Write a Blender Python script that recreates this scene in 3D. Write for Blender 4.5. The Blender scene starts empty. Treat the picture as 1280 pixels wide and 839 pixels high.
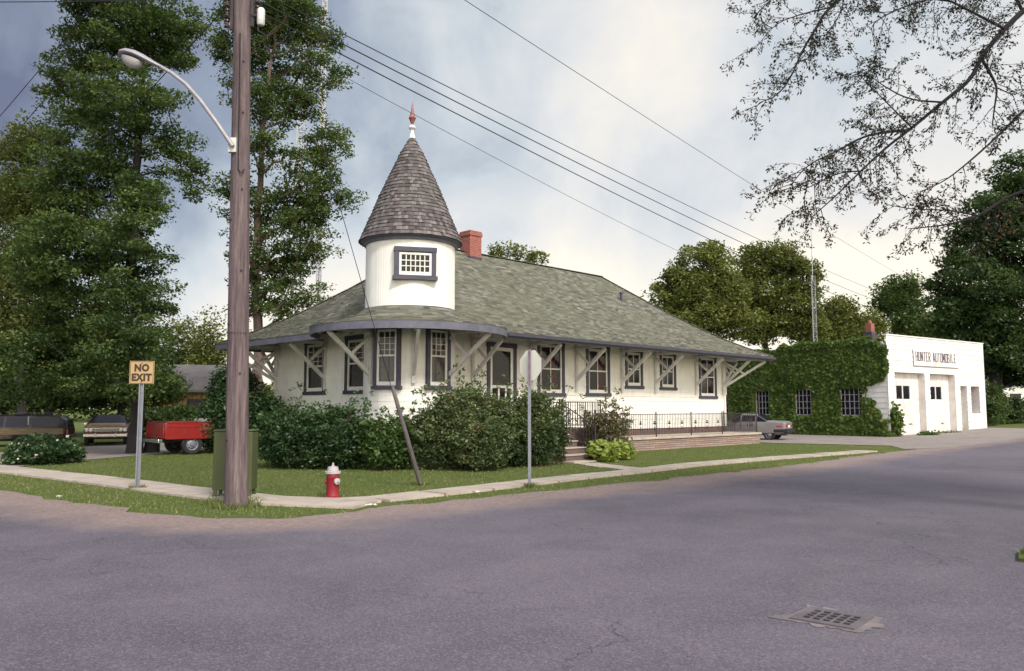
import bpy, bmesh, math, random
import numpy as np
from mathutils import Vector, Matrix, noise as mnoise

random.seed(7)
scene = bpy.context.scene
COL = scene.collection
R = math.radians
V = Vector

# ------------------------------------------------------------------ camera numbers
F = 1000.0; CX, CY = 640.0, 419.5; EYE = 1.7
PITCH = math.atan(90.5 / F)
_f = V((0, math.cos(PITCH), math.sin(PITCH))); _u = V((0, -math.sin(PITCH), math.cos(PITCH)))
def ray(px, py):
    return V((1, 0, 0)) * ((px - CX) / F) + _u * ((CY - py) / F) + _f
def at(px, py, Y):                       # world point seen at a pixel at ground depth Y
    r = ray(px, py); s = Y / r.y
    return V((0, 0, EYE)) + r * s
def g(px, py, z=0.0):                    # world point seen at a pixel on the level z
    r = ray(px, py); s = (z - EYE) / r.z
    return V((0, 0, EYE)) + r * s
def gz(x, y):                            # the street climbs gently to the right
    t = max(0.0, min(x, 46.0) - 14.0)
    return 0.0016 * t * t if t < 16 else 0.0016 * 256 + (t - 16) * 0.028

# ------------------------------------------------------------------ tagging
def tag(o, label=None, cat=None, group=None, kind=None):
    if label: o['label'] = label
    if cat: o['category'] = cat
    if group: o['group'] = group
    if kind: o['kind'] = kind
    return o
def thing(name, label, cat, loc=(0, 0, 0), rz=0.0, group=None):
    o = bpy.data.objects.new(name, None); COL.objects.link(o)
    o.location = loc; o.rotation_euler = (0, 0, rz); o.empty_display_size = .2
    return tag(o, label, cat, group)
def copy_tree(o, parent=None):
    c = o.copy(); COL.objects.link(c)
    if parent: c.parent = parent
    for ch in list(o.children): copy_tree(ch, c)
    return c

# ------------------------------------------------------------------ mesh builder
class MB:
    def __init__(s, M=None):
        s.v = []; s.f = []; s.sm = []; s.t = []; s.M = M or Matrix.Identity(4); s.tv = 0.5; s.uv = None
    def add(s, vs, fs, smooth=False, tint=None):
        b = len(s.v); M = s.M
        s.v += [tuple(M @ V(p)) for p in vs]
        s.t += [s.tv if tint is None else tint] * len(vs)
        s.f += [tuple(b + i for i in f) for f in fs]
        s.sm += [smooth] * len(fs)
    def box(s, c, d, M=None, tint=None):
        x, y, z = d[0] / 2, d[1] / 2, d[2] / 2
        vs = [V((a * x, b * y, e * z)) for e in (-1, 1) for b in (-1, 1) for a in (-1, 1)]
        if M: vs = [M @ p for p in vs]
        vs = [p + V(c) for p in vs]
        s.add(vs, [(0, 2, 3, 1), (4, 5, 7, 6), (0, 1, 5, 4), (2, 6, 7, 3), (0, 4, 6, 2), (1, 3, 7, 5)], tint=tint)
    def box2(s, a, b, tint=None):
        s.box([(a[i] + b[i]) / 2 for i in range(3)], [abs(b[i] - a[i]) for i in range(3)], tint=tint)
    def bar(s, p0, p1, w, h, up=(0, 0, 1), tint=None):
        p0, p1 = V(p0), V(p1); d = (p1 - p0); L = d.length; d.normalize()
        up = V(up)
        if abs(d.dot(up)) > .98: up = V((1, 0, 0))
        sx = d.cross(up).normalized(); uz = sx.cross(d)
        M = Matrix((sx, d, uz)).transposed()
        s.box((p0 + p1) / 2, (w, L, h), M, tint)
    def tube(s, pts, rad, n=8, smooth=True, cap=True):
        pts = [V(p) for p in pts]
        if not hasattr(rad, '__len__'): rad = [rad] * len(pts)
        vs = []; fs = []; ref = None
        for i, p in enumerate(pts):
            t = (pts[min(i + 1, len(pts) - 1)] - pts[max(i - 1, 0)]).normalized()
            if ref is None:
                ref = t.orthogonal().normalized()
            ref = (ref - t * ref.dot(t)).normalized(); b = t.cross(ref)
            for k in range(n):
                a = 2 * math.pi * k / n
                vs.append(p + (ref * math.cos(a) + b * math.sin(a)) * rad[i])
        for i in range(len(pts) - 1):
            for k in range(n):
                k2 = (k + 1) % n
                fs.append((i * n + k, i * n + k2, (i + 1) * n + k2, (i + 1) * n + k))
        s.add(vs, fs, smooth)
        if cap:
            s.add(vs[:n], [tuple(range(n))[::-1]]); s.add(vs[-n:], [tuple(range(n))])
    def lathe(s, prof, n=24, M=None, smooth=True, a0=0.0, a1=2 * math.pi):
        full = abs(a1 - a0 - 2 * math.pi) < 1e-6
        m = n if full else n + 1
        vs = []; fs = []
        for r, z in prof:
            for k in range(m):
                a = a0 + (a1 - a0) * k / n
                p = V((r * math.cos(a), r * math.sin(a), z))
                vs.append(M @ p if M else p)
        for i in range(len(prof) - 1):
            for k in range(n):
                k2 = (k + 1) % m
                fs.append((i * m + k, i * m + k2, (i + 1) * m + k2, (i + 1) * m + k))
        s.add(vs, fs, smooth)
    def prism(s, poly, axis_fn, a, b, tint=None):   # poly of 2D points, axis_fn(p, t) -> 3D
        n = len(poly)
        vs = [axis_fn(p, a) for p in poly] + [axis_fn(p, b) for p in poly]
        fs = [tuple(range(n))[::-1], tuple(range(n, 2 * n))] + [(i, (i + 1) % n, n + (i + 1) % n, n + i) for i in range(n)]
        s.add(vs, fs, tint=tint)
    def build(s, name, mat, parent=None, loc=None, bevel=0.0, sharp=40, fix=True):
        me = bpy.data.meshes.new(name)
        me.from_pydata(s.v, [], s.f)
        me.polygons.foreach_set('use_smooth', s.sm)
        if fix:
            bm = bmesh.new(); bm.from_mesh(me); bmesh.ops.recalc_face_normals(bm, faces=bm.faces); bm.to_mesh(me); bm.free()
        at_ = me.attributes.new('tint', 'FLOAT', 'POINT'); at_.data.foreach_set('value', s.t)
        if any(s.sm): me.set_sharp_from_angle(angle=R(sharp))
        me.materials.append(mat)
        o = bpy.data.objects.new(name, me); COL.objects.link(o)
        if parent: o.parent = parent
        if loc is not None: o.location = loc
        if bevel:
            m = o.modifiers.new('bevel', 'BEVEL'); m.width = bevel; m.segments = 2; m.limit_method = 'ANGLE'; m.angle_limit = R(50)
        return o

def quads_object(name, P, T, mat, parent=None, loc=None, nv=4):
    """P: (n, nv, 3) array of separate little faces, T: (n,) tint of each."""
    n = len(P); me = bpy.data.meshes.new(name)
    me.vertices.add(n * nv); me.vertices.foreach_set('co', P.reshape(-1).astype(np.float32))
    me.loops.add(n * nv); me.loops.foreach_set('vertex_index', np.arange(n * nv, dtype=np.int32))
    me.polygons.add(n); me.polygons.foreach_set('loop_start', np.arange(0, n * nv, nv, dtype=np.int32))
    me.update(calc_edges=True)
    a = me.attributes.new('tint', 'FLOAT', 'POINT'); a.data.foreach_set('value', np.repeat(T, nv).astype(np.float32))
    me.materials.append(mat)
    o = bpy.data.objects.new(name, me); COL.objects.link(o)
    if parent: o.parent = parent
    if loc is not None: o.location = loc
    return o

# ------------------------------------------------------------------ materials
class NT:
    def __init__(s, name):
        s.m = bpy.data.materials.new(name); s.m.use_nodes = True; s.t = s.m.node_tree; s.t.nodes.clear()
        s.out = s.n('ShaderNodeOutputMaterial')
    def n(s, typ, **kw):
        nd = s.t.nodes.new(typ)
        for k, v in kw.items():
            if k.startswith('i_'):
                nd.inputs[k[2:].replace('_', ' ')].default_value = v
            else: setattr(nd, k, v)
        return nd
    def l(s, a, b): s.t.links.new(a, b)
    def pos(s, obj=True):
        return s.n('ShaderNodeTexCoord').outputs['Object'] if obj else s.n('ShaderNodeNewGeometry').outputs['Position']
    def mapping(s, vec, scale):
        m = s.n('ShaderNodeMapping'); m.inputs['Scale'].default_value = scale; s.l(vec, m.inputs['Vector']); return m.outputs[0]
    def noise(s, vec, scale, detail=4, rough=.55, dist=0):
        nd = s.n('ShaderNodeTexNoise'); nd.inputs['Scale'].default_value = scale; nd.inputs['Detail'].default_value = detail
        nd.inputs['Roughness'].default_value = rough; nd.inputs['Distortion'].default_value = dist
        s.l(vec, nd.inputs['Vector']); return nd.outputs[0]
    def ramp(s, fac, stops):
        nd = s.n('ShaderNodeValToRGB'); e = nd.color_ramp.elements
        while len(e) < len(stops): e.new(.5)
        for el, (p, c) in zip(e, stops):
            el.position = p; el.color = (c, c, c, 1) if not hasattr(c, '__len__') else (*c[:3], 1)
        s.l(fac, nd.inputs[0]); return nd.outputs[0]
    def math(s, op, a, b=None, c=None, clamp=False):
        nd = s.n('ShaderNodeMath', operation=op, use_clamp=clamp)
        for i, x in enumerate((a, b, c)):
            if x is None: continue
            if hasattr(x, 'is_linked'): s.l(x, nd.inputs[i])
            else: nd.inputs[i].default_value = x
        return nd.outputs[0]
    def mix(s, fac, a, b, mode='MIX'):
        nd = s.n('ShaderNodeMix', data_type='RGBA', blend_type=mode)
        for idx, x in ((0, fac), (6, a), (7, b)):
            if hasattr(x, 'is_linked'): s.l(x, nd.inputs[idx])
            elif idx == 0: nd.inputs[0].default_value = x
            else: nd.inputs[idx].default_value = (*x[:3], 1)
        return nd.outputs[2]
    def attr(s, name='tint'):
        return s.n('ShaderNodeAttribute', attribute_name=name).outputs['Fac']
    def bump(s, h, strength=.3, dist=.02):
        nd = s.n('ShaderNodeBump'); nd.inputs['Strength'].default_value = strength; nd.inputs['Distance'].default_value = dist
        s.l(h, nd.inputs['Height']); return nd.outputs[0]
    def principled(s, col, rough=.6, metal=0, normal=None, spec=.4):
        nd = s.n('ShaderNodeBsdfPrincipled')
        for k, x in (('Base Color', col), ('Roughness', rough), ('Metallic', metal), ('Specular IOR Level', spec)):
            if hasattr(x, 'is_linked'): s.l(x, nd.inputs[k])
            else: nd.inputs[k].default_value = (*x[:3], 1) if hasattr(x, '__len__') else x
        if normal: s.l(normal, nd.inputs['Normal'])
        s.l(nd.outputs[0], s.out.inputs[0]); return nd

def worn(name, col, rough=.55, var=.18, scale=3, bump=.1, bscale=40, metal=0, dirt=None, dirt_amt=.35, stretch=(1, 1, 1), spec=.4, tintvar=0.0):
    """A surface with blotchy wear: col darkened and lightened by noise, optional dirt stains."""
    N = NT(name); p = N.mapping(N.pos(), stretch)
    n1 = N.noise(p, scale, 6, .6); n2 = N.noise(p, bscale, 4, .6)
    lo = [c * (1 - var) for c in col]; hi = [min(1, c * (1 + var)) for c in col]
    c = N.mix(N.ramp(n1, [(.3, 0), (.7, 1)]), lo, hi)
    c = N.mix(N.math('MULTIPLY', n2, .25), c, [x * .7 for x in col])
    if tintvar:
        c = N.mix(N.math('MULTIPLY', N.attr(), tintvar), c, [x * .45 for x in col])
    if dirt:
        n3 = N.noise(p, scale * .7 + .3, 8, .68)
        c = N.mix(N.math('MULTIPLY', N.ramp(n3, [(.48, 0), (.68, 1)]), dirt_amt), c, dirt)
    r = N.math('ADD', rough - .08, N.math('MULTIPLY', n2, .16))
    N.principled(c, r, metal, N.bump(n2, bump, .01), spec)
    return N.m

def leafmat(name, lo, hi, dry=None, trans=.35):
    N = NT(name); a = N.attr()
    stops = [(0, lo), (.75, hi)]
    if dry: stops.append((.97, dry))
    c = N.ramp(a, stops)
    d = N.n('ShaderNodeBsdfDiffuse'); N.l(c, d.inputs[0])
    t = N.n('ShaderNodeBsdfTranslucent'); N.l(N.mix(.5, c, (hi[0] * 1.3, hi[1] * 1.35, hi[2] * .7)), t.inputs[0])
    gl = N.n('ShaderNodeBsdfGlossy'); gl.inputs[0].default_value = (.5, .55, .55, 1); gl.inputs[1].default_value = .45
    m1 = N.n('ShaderNodeMixShader'); m1.inputs[0].default_value = trans; N.l(d.outputs[0], m1.inputs[1]); N.l(t.outputs[0], m1.inputs[2])
    m2 = N.n('ShaderNodeMixShader'); m2.inputs[0].default_value = .03; N.l(m1.outputs[0], m2.inputs[1]); N.l(gl.outputs[0], m2.inputs[2])
    N.l(m2.outputs[0], N.out.inputs[0]); return N.m

def glassmat(name, tint=(.5, .51, .52)):
    N = NT(name)
    p = N.pos(False); nn = N.bump(N.noise(p, 1.6, 2), .12, .03)
    fr = N.n('ShaderNodeFresnel'); fr.inputs[0].default_value = 1.5; N.l(nn, fr.inputs['Normal'])
    tr = N.n('ShaderNodeBsdfTransparent'); tr.inputs[0].default_value = (*tint, 1)
    gl = N.n('ShaderNodeBsdfGlossy'); gl.inputs[1].default_value = .02; N.l(nn, gl.inputs['Normal'])
    m = N.n('ShaderNodeMixShader'); N.l(N.math('ADD', N.math('MULTIPLY', fr.outputs[0], .9), .0, clamp=True), m.inputs[0])
    N.l(tr.outputs[0], m.inputs[1]); N.l(gl.outputs[0], m.inputs[2]); N.l(m.outputs[0], N.out.inputs[0]); return N.m

MAT = {}
MAT['trim'] = worn('slate_blue_paint', (.052, .050, .078), .5, .25, 4, .15, 60, dirt=(.12, .12, .15), dirt_amt=.3)
MAT['fascia'] = worn('faded_slate_paint', (.115, .115, .155), .55, .2, 3, .15, 50, dirt=(.2, .2, .24), dirt_amt=.4)
MAT['gutter'] = worn('dark_gutter_metal', (.05, .05, .075), .4, .2, 4, .05, 40)
MAT['white'] = worn('white_trim_paint', (.76, .745, .71), .5, .06, 3, .1, 50, dirt=(.5, .47, .42), dirt_amt=.3)
MAT['bracket'] = worn('pale_bracket_paint', (.60, .585, .57), .55, .1, 3, .12, 40, dirt=(.36, .33, .31), dirt_amt=.45)
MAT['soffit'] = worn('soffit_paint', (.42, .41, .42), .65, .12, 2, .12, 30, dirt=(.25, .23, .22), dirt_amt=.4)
MAT['glass'] = glassmat('window_glass')
MAT['curtain'] = worn('grey_beige_curtain', (.62, .56, .53), .85, .15, 6, .1, 80)
MAT['drape'] = worn('dark_red_drape', (.36, .03, .04), .85, .25, 6, .1, 80)
MAT['dark'] = worn('unlit_room_black', (.02, .018, .02), .9, .2, 3, .05, 20)
MAT['iron'] = worn('wrought_iron', (.035, .028, .035), .55, .3, 8, .1, 80, dirt=(.12, .05, .04), dirt_amt=.4)
MAT['steel'] = worn('galvanised_steel', (.22, .235, .285), .5, .15, 8, .08, 90, metal=.35, dirt=(.22, .2, .2), dirt_amt=.4)
MAT['concrete'] = worn('pale_concrete', (.46, .39, .34), .9, .18, 1.6, .3, 60, dirt=(.24, .21, .19), dirt_amt=.6, tintvar=.25)
MAT['step'] = worn('brown_step_concrete', (.135, .092, .09), .9, .2, 2, .3, 50, dirt=(.13, .09, .09), dirt_amt=.5)
MAT['rubber'] = worn('black_rubber', (.018, .018, .02), .8, .2, 6, .15, 60)
MAT['chrome'] = worn('chrome', (.55, .56, .58), .2, .08, 4, .02, 30, metal=.9)
MAT['wire'] = worn('black_cable', (.012, .012, .015), .6, .2, 4, 0, 30)
MAT['bark'] = worn('grey_brown_bark', (.085, .066, .058), .95, .45, 3, .9, 14, stretch=(1, 1, .25))
MAT['darkbark'] = worn('dark_bark', (.032, .026, .03), .95, .4, 3, .9, 14, stretch=(1, 1, .25))
MAT['pinkbark'] = worn('pinkish_limb_bark', (.15, .105, .09), .95, .35, 3, .8, 14, stretch=(1, 1, .25))

def siding_mat(name, col, dirt):
    N = NT(name); p = N.pos(); 
    n1 = N.noise(p, .8, 8, .65); n2 = N.noise(N.mapping(p, (1, 1, .35)), 5, 6, .6); n3 = N.noise(p, 60, 3, .6)
    c = N.mix(N.ramp(n1, [(.35, 0), (.65, 1)]), [x * .9 for x in col], col)
    c = N.mix(N.math('MULTIPLY', N.attr(), .22), c, [x * .72 for x in col])
    c = N.mix(N.math('MULTIPLY', N.ramp(n2, [(.5, 0), (.75, 1)]), .45), c, dirt)
    n4 = N.noise(N.mapping(p, (1, 1, .05)), 4, 6, .7)
    c = N.mix(N.math('MULTIPLY', N.ramp(n4, [(.52, 0), (.72, 1)]), .28), c, [x * .75 for x in dirt])
    N.principled(c, .62, 0, N.bump(n3, .25, .006), .35); return N.m
MAT['siding'] = siding_mat('cream_white_siding', (.84, .82, .78), (.56, .50, .46))
MAT['stucco'] = siding_mat('white_painted_turret', (.87, .855, .81), (.78, .75, .70))
MAT['garage'] = siding_mat('white_garage_siding', (.80, .79, .77), (.55, .52, .50))

def shingle_mat(name, lo, mid, hi, moss, stain):
    N = NT(name); p = N.pos(); a = N.attr()
    n1 = N.noise(p, .55, 7, .65); n2 = N.noise(p, 1.3, 6, .7, .5); n3 = N.noise(p, 50, 3, .6)
    c = N.ramp(a, [(0, lo), (.5, mid), (1, hi)])
    c = N.mix(N.math('MULTIPLY', N.ramp(n1, [(.4, 0), (.62, 1)]), .55), c, moss)
    c = N.mix(N.math('MULTIPLY', N.ramp(n2, [(.55, 0), (.72, 1)]), .5), c, stain)
    c = N.mix(N.math('MULTIPLY', n3, .3), c, lo)
    N.principled(c, .9, 0, N.bump(n3, .5, .01), .25); return N.m
MAT['roof'] = shingle_mat('green_grey_shingle', (.062, .062, .054), (.155, .153, .130), (.30, .29, .25), (.145, .155, .11), (.165, .128, .118))
MAT['cone'] = shingle_mat('brown_wood_shingle', (.045, .038, .044), (.13, .108, .118), (.27, .23, .235), (.12, .12, .105), (.11, .085, .095))

def brick_mat(name, c1, c2, mortar, scale, bw=.5, rh=.25, mort=.02):
    N = NT(name); p = N.pos()
    sp = N.n('ShaderNodeSeparateXYZ'); N.l(p, sp.inputs[0])
    cb = N.n('ShaderNodeCombineXYZ'); N.l(N.math('ADD', sp.outputs[0], sp.outputs[1]), cb.inputs[0]); N.l(sp.outputs[2], cb.inputs[1])
    b = N.n('ShaderNodeTexBrick'); N.l(cb.outputs[0], b.inputs['Vector'])
    b.inputs['Color1'].default_value = (*c1, 1); b.inputs['Color2'].default_value = (*c2, 1); b.inputs['Mortar'].default_value = (*mortar, 1)
    b.inputs['Scale'].default_value = scale; b.inputs['Mortar Size'].default_value = mort; b.inputs['Brick Width'].default_value = bw; b.inputs['Row Height'].default_value = rh
    n = N.noise(p, 9, 5, .6); n2 = N.noise(p, 50, 3, .6)
    c = N.mix(N.math('MULTIPLY', N.ramp(n, [(.3, 0), (.75, 1)]), .55), b.outputs[0], [x * .45 for x in c1])
    h = N.math('SUBTRACT', N.math('MULTIPLY', n2, .3), b.outputs['Fac'])
    N.principled(c, .9, 0, N.bump(h, .6, .012), .25); return N.m
MAT['brick'] = brick_mat('red_chimney_brick', (.40, .10, .075), (.25, .06, .05), (.36, .26, .23), 3.6, .5, .25, .03)
MAT['stone'] = brick_mat('stacked_stone', (.40, .30, .26), (.27, .19, .17), (.12, .09, .085), 1.0, .75, .085, .012)
MAT['foundation'] = brick_mat('brown_foundation', (.19, .125, .115), (.15, .10, .095), (.11, .08, .075), 2.0)

MAT['leaf_ash'] = leafmat('ash_leaf', (.030, .056, .020), (.115, .165, .050), (.19, .20, .07))
MAT['leaf_dark'] = leafmat('dark_leaf', (.022, .042, .018), (.07, .11, .038))
MAT['leaf_maple'] = leafmat('maple_leaf', (.05, .068, .018), (.18, .205, .055), (.27, .23, .07))
MAT['leaf_yellow'] = leafmat('yellow_green_leaf', (.05, .07, .022), (.17, .19, .058), (.25, .22, .08))
MAT['leaf_shrub'] = leafmat('shrub_leaf', (.022, .048, .024), (.075, .13, .05), (.13, .17, .07))
MAT['leaf_shrub2'] = leafmat('grey_green_shrub_leaf', (.032, .056, .026), (.155, .195, .085), (.25, .17, .10))
MAT['leaf_light'] = leafmat('light_shrub_leaf', (.04, .08, .025), (.13, .20, .06), (.2, .26, .09))
MAT['leaf_brown'] = leafmat('brown_green_leaf', (.07, .066, .036), (.17, .155, .08), (.24, .15, .10))
MAT['leaf_hosta'] = leafmat('yellow_hosta_leaf', (.16, .22, .05), (.34, .39, .10), (.45, .46, .18))
MAT['leaf_ivy'] = leafmat('ivy_leaf', (.032, .064, .012), (.108, .16, .032), (.18, .195, .052), .25)
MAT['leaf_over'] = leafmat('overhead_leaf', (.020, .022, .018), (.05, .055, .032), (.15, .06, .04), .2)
MAT['grass'] = leafmat('grass_blade', (.095, .122, .036), (.185, .215, .072), (.32, .27, .12), .3)
# ------------------------------------------------------------------ ground, road, pavement
def ground_mat():
    N = NT('turf_and_soil'); p = N.pos(False)
    n1 = N.noise(p, .35, 8, .65); n2 = N.noise(p, 7, 6, .65); n3 = N.noise(p, 90, 4, .7)
    c = N.ramp(n2, [(.25, (.07, .10, .026)), (.55, (.125, .16, .046)), (.8, (.18, .20, .075))])
    c = N.mix(N.math('MULTIPLY', N.ramp(n1, [(.5, 0), (.72, 1)]), .5), c, (.20, .18, .085))
    c = N.mix(N.math('MULTIPLY', n3, .4), c, (.06, .08, .024))
    N.principled(c, .95, 0, N.bump(n3, .8, .03), .15); return N.m
def asphalt_mat():
    N = NT('worn_asphalt'); p = N.pos(False); e = N.attr('edge')
    n1 = N.noise(p, .16, 7, .6, .6); n2 = N.noise(p, .9, 8, .65, .4); n3 = N.noise(p, 34, 4, .75); n4 = N.noise(p, 170, 2, .6)
    c = N.ramp(n1, [(.34, (.070, .063, .090)), (.5, (.113, .099, .133)), (.66, (.164, .143, .180))])
    c = N.mix(N.math('MULTIPLY', N.ramp(n2, [(.42, 0), (.7, 1)]), .55), c, (.185, .16, .195))
    c = N.mix(N.math('MULTIPLY', N.ramp(N.noise(p, .42, 9, .7, 1.2), [(.55, 0), (.72, 1)]), .5), c, (.066, .058, .08))
    sp = N.ramp(n3, [(.3, 0), (.7, 1)])
    vo = N.n('ShaderNodeTexVoronoi'); vo.inputs['Scale'].default_value = 75; N.l(p, vo.inputs['Vector']); sv = N.n('ShaderNodeSeparateXYZ'); N.l(vo.outputs['Color'], sv.inputs[0])
    c = N.mix(N.math('MULTIPLY', N.ramp(sv.outputs[0], [(.62, 0), (.95, 1)]), .42), c, (.34, .30, .34))
    c = N.mix(N.math('MULTIPLY', N.ramp(sv.outputs[1], [(.6, 0), (.9, 1)]), .42), c, (.028, .024, .034))
    c = N.mix(N.math('MULTIPLY', N.ramp(n4, [(.5, 0), (.7, 1)]), .6), c, (.25, .22, .26))
    c = N.mix(N.math('MULTIPLY', sp, .38), c, (.05, .044, .055))
    v = N.n('ShaderNodeTexVoronoi', feature='DISTANCE_TO_EDGE'); v.inputs['Scale'].default_value = .55
    wob = N.n('ShaderNodeVectorMath', operation='ADD'); N.l(p, wob.inputs[0])
    nv = N.n('ShaderNodeTexNoise'); nv.inputs['Scale'].default_value = 1.3; nv.inputs['Detail'].default_value = 6; N.l(p, nv.inputs['Vector'])
    sc = N.n('ShaderNodeVectorMath', operation='SCALE'); sc.inputs['Scale'].default_value = 1.6; N.l(nv.outputs['Color'], sc.inputs[0]); N.l(sc.outputs[0], wob.inputs[1])
    N.l(wob.outputs[0], v.inputs['Vector'])
    crack = N.math('MULTIPLY', N.ramp(v.outputs[0], [(0, 1), (.008, 0)]), N.ramp(N.noise(p, .25, 3), [(.47, 0), (.6, 1)]))
    c = N.mix(N.math('MULTIPLY', crack, .6), c, (.02, .018, .022))
    # dirt and fine gravel shoulder along the grass
    ed = N.math('ADD', e, N.math('MULTIPLY', N.math('SUBTRACT', N.noise(p, .8, 8, .7), .5), 2.6))
    dm = N.ramp(N.math('MULTIPLY', ed, .5), [(.36, 1), (1.0, 0)])
    dirt = N.ramp(N.noise(p, 11, 7, .75), [(.3, (.17, .12, .11)), (.55, (.28, .21, .195)), (.75, (.40, .315, .29))])
    c = N.mix(N.math('MULTIPLY', dm, .9), c, dirt)
    h = N.math('ADD', N.math('MULTIPLY', n3, .6), N.math('SUBTRACT', N.math('MULTIPLY', n4, .4), N.math('MULTIPLY', crack, .8)))
    N.principled(c, .88, 0, N.bump(h, .55, .012), .3); return N.m
def gravel_mat():
    N = NT('pale_gravel'); p = N.pos(False)
    n = N.noise(p, 16, 6, .75); n2 = N.noise(p, .7, 6, .6)
    c = N.ramp(n, [(.3, (.17, .145, .14)), (.55, (.29, .25, .24)), (.75, (.42, .37, .35))])
    c = N.mix(N.math('MULTIPLY', N.ramp(n2, [(.5, 0), (.7, 1)]), .5), c, (.15, .14, .11))
    N.principled(c, .95, 0, N.bump(n, .7, .02), .2); return N.m
MAT['ground'] = ground_mat(); MAT['asphalt'] = asphalt_mat(); MAT['gravel'] = gravel_mat()

def structure(o): o['kind'] = 'structure'; return o
def sheet(name, mat, xs, ys, dz, zf=gz):
    nx, ny = len(xs), len(ys)
    me = bpy.data.meshes.new(name)
    vs = [(x, y, zf(x, y) + dz) for y in ys for x in xs]
    fs = [(j * nx + i, j * nx + i + 1, (j + 1) * nx + i + 1, (j + 1) * nx + i) for j in range(ny - 1) for i in range(nx - 1)]
    me.from_pydata(vs, [], fs); me.materials.append(mat)
    o = bpy.data.objects.new(name, me); COL.objects.link(o); return structure(o)
_gx = [-900, -400, -200, -120, -80] + [x for x in range(-60, 14, 6)] + [x for x in range(14, 48, 2)] + [52, 60, 80, 120, 200, 400, 900]
_gy = [-300, -100, -50] + [y for y in range(-24, 90, 6)] + [100, 130, 180, 260, 400, 700, 1500]
sheet('ground', MAT['ground'], _gx, _gy, 0)

def chaikin(p, k=2):
    for _ in range(k):
        q = [p[0]]
        for a, b in zip(p, p[1:]): q += [a * .75 + b * .25, a * .25 + b * .75]
        p = q + [p[-1]]
    return p
def resample(p, step):
    out = [p[0]]; acc = 0
    for a, b in zip(p, p[1:]):
        L = (b - a).length; n = max(1, int(round(L / step)))
        out += [a + (b - a) * (i / n) for i in range(1, n + 1)]
    return out
_edge_px = [(0, 613), (60, 623), (120, 633), (200, 644), (290, 649), (370, 648), (430, 641), (480, 635), (560, 627), (640, 619), (720, 611), (800, 603), (900, 592), (1000, 581), (1080, 569)]
edge = [g(*p) for p in _edge_px]
edge = [edge[0] + V((-.80, .60, 0)) * t for t in (75, 30, 10)] + edge
for (px, py, z) in ((1170, 555, .16), (1230, 546, .33), (1280, 540, .45)): edge.append(g(px, py, z))
edge += [edge[-1] + V((.80, .60, 0)) * t for t in (12, 40, 90)]
edge = [V((p.x, p.y, 0)) for p in edge]
edge = resample(chaikin(edge, 2), .45)
def normals2(p):
    out = []
    for i in range(len(p)):
        t = p[min(i + 3, len(p) - 1)] - p[max(i - 3, 0)]
        out.append(V((t.y, -t.x, 0)).normalized())
    return out
_en = normals2(edge)
offs = [0, .35, .8, 1.4, 2.2, 3.4, 5, 7, 9.5, 13, 18, 26, 38]
vs = []; es = []
for p, n in zip(edge, _en):
    wob = .28 * mnoise.noise(p * 1.7) + .16 * mnoise.noise(p * 5.1)
    for k, o in enumerate(offs):
        q = p + n * (o + wob * max(0, 1 - o / 1.5))
        vs.append((q.x, q.y, gz(q.x, q.y) + .012 + (.02 if k else 0) * min(1, o / 3))); es.append(o)
m = len(offs)
fs = [(i * m + k, i * m + k + 1, (i + 1) * m + k + 1, (i + 1) * m + k) for i in range(len(edge) - 1) for k in range(m - 1)]
me = bpy.data.meshes.new('road'); me.from_pydata(vs, [], fs); me.materials.append(MAT['asphalt'])
a_ = me.attributes.new('edge', 'FLOAT', 'POINT'); a_.data.foreach_set('value', es)
bm = bmesh.new(); bm.from_mesh(me); bmesh.ops.recalc_face_normals(bm, faces=bm.faces); bm.to_mesh(me); bm.free()
if me.polygons[0].normal.z < 0: me.flip_normals()
road = bpy.data.objects.new('road', me); COL.objects.link(road); structure(road)

# the grass corner across the right-hand street
cor = [V((5.52, 8.9, 0)), V((5.8, 9.35, 0)), V((7.2, 10.5, 0)), V((10, 13.3, 0)), V((20, 23, 0)), V((40, 38.5, 0)), V((70, 60, 0)), V((70, -14, 0)), V((16, -14, 0)), V((9.5, 2.5, 0)), V((7.0, 6.6, 0)), V((6.1, 8.1, 0))]
mb = MB(); mb.add([(p.x, p.y, gz(p.x, p.y) + .07) for p in cor] + [(p.x, p.y, gz(p.x, p.y) - .02) for p in cor],
                  [tuple(range(12))] + [(i, (i + 1) % 12, 12 + (i + 1) % 12, 12 + i) for i in range(12)])
structure(mb.build('lawn_corner', MAT['ground'], fix=False))

def ribbon(name, line, width, z0, z1, mat, joint=1.5, gap=.028, tilt=.008):
    """a run of concrete slabs with open joints"""
    line = resample(line, joint); mbx = MB(); rnd = random.Random(3)
    for a, b in zip(line, line[1:]):
        d = (b - a).normalized(); n = V((-d.y, d.x, 0)); a2 = a + d * gap; b2 = b - d * gap; w = width / 2
        h = [rnd.uniform(-tilt, tilt) for _ in range(4)]
        top = [a2 - n * w, b2 - n * w, b2 + n * w, a2 + n * w]
        zz = [gz(p.x, p.y) for p in top]
        mbx.add([(p.x, p.y, z + z0) for p, z in zip(top, zz)] + [(p.x, p.y, z + z1 + e) for p, z, e in zip(top, zz, h)],
                [(4, 5, 6, 7), (0, 1, 5, 4), (1, 2, 6, 5), (2, 3, 7, 6), (3, 0, 4, 7)], tint=rnd.random())
    return structure(mbx.build(name, mat))
lw = [g(*p) for p in ((-10, 586), (120, 601), (263, 619), (330, 627), (452, 640))]
d0 = (lw[0] - lw[1]).normalized(); lw = [lw[0] + d0 * 30] + lw
lw[-1] = g(462, 632)
ribbon('pavement', lw, 1.08, -.02, .045, MAT['concrete'])
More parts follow.
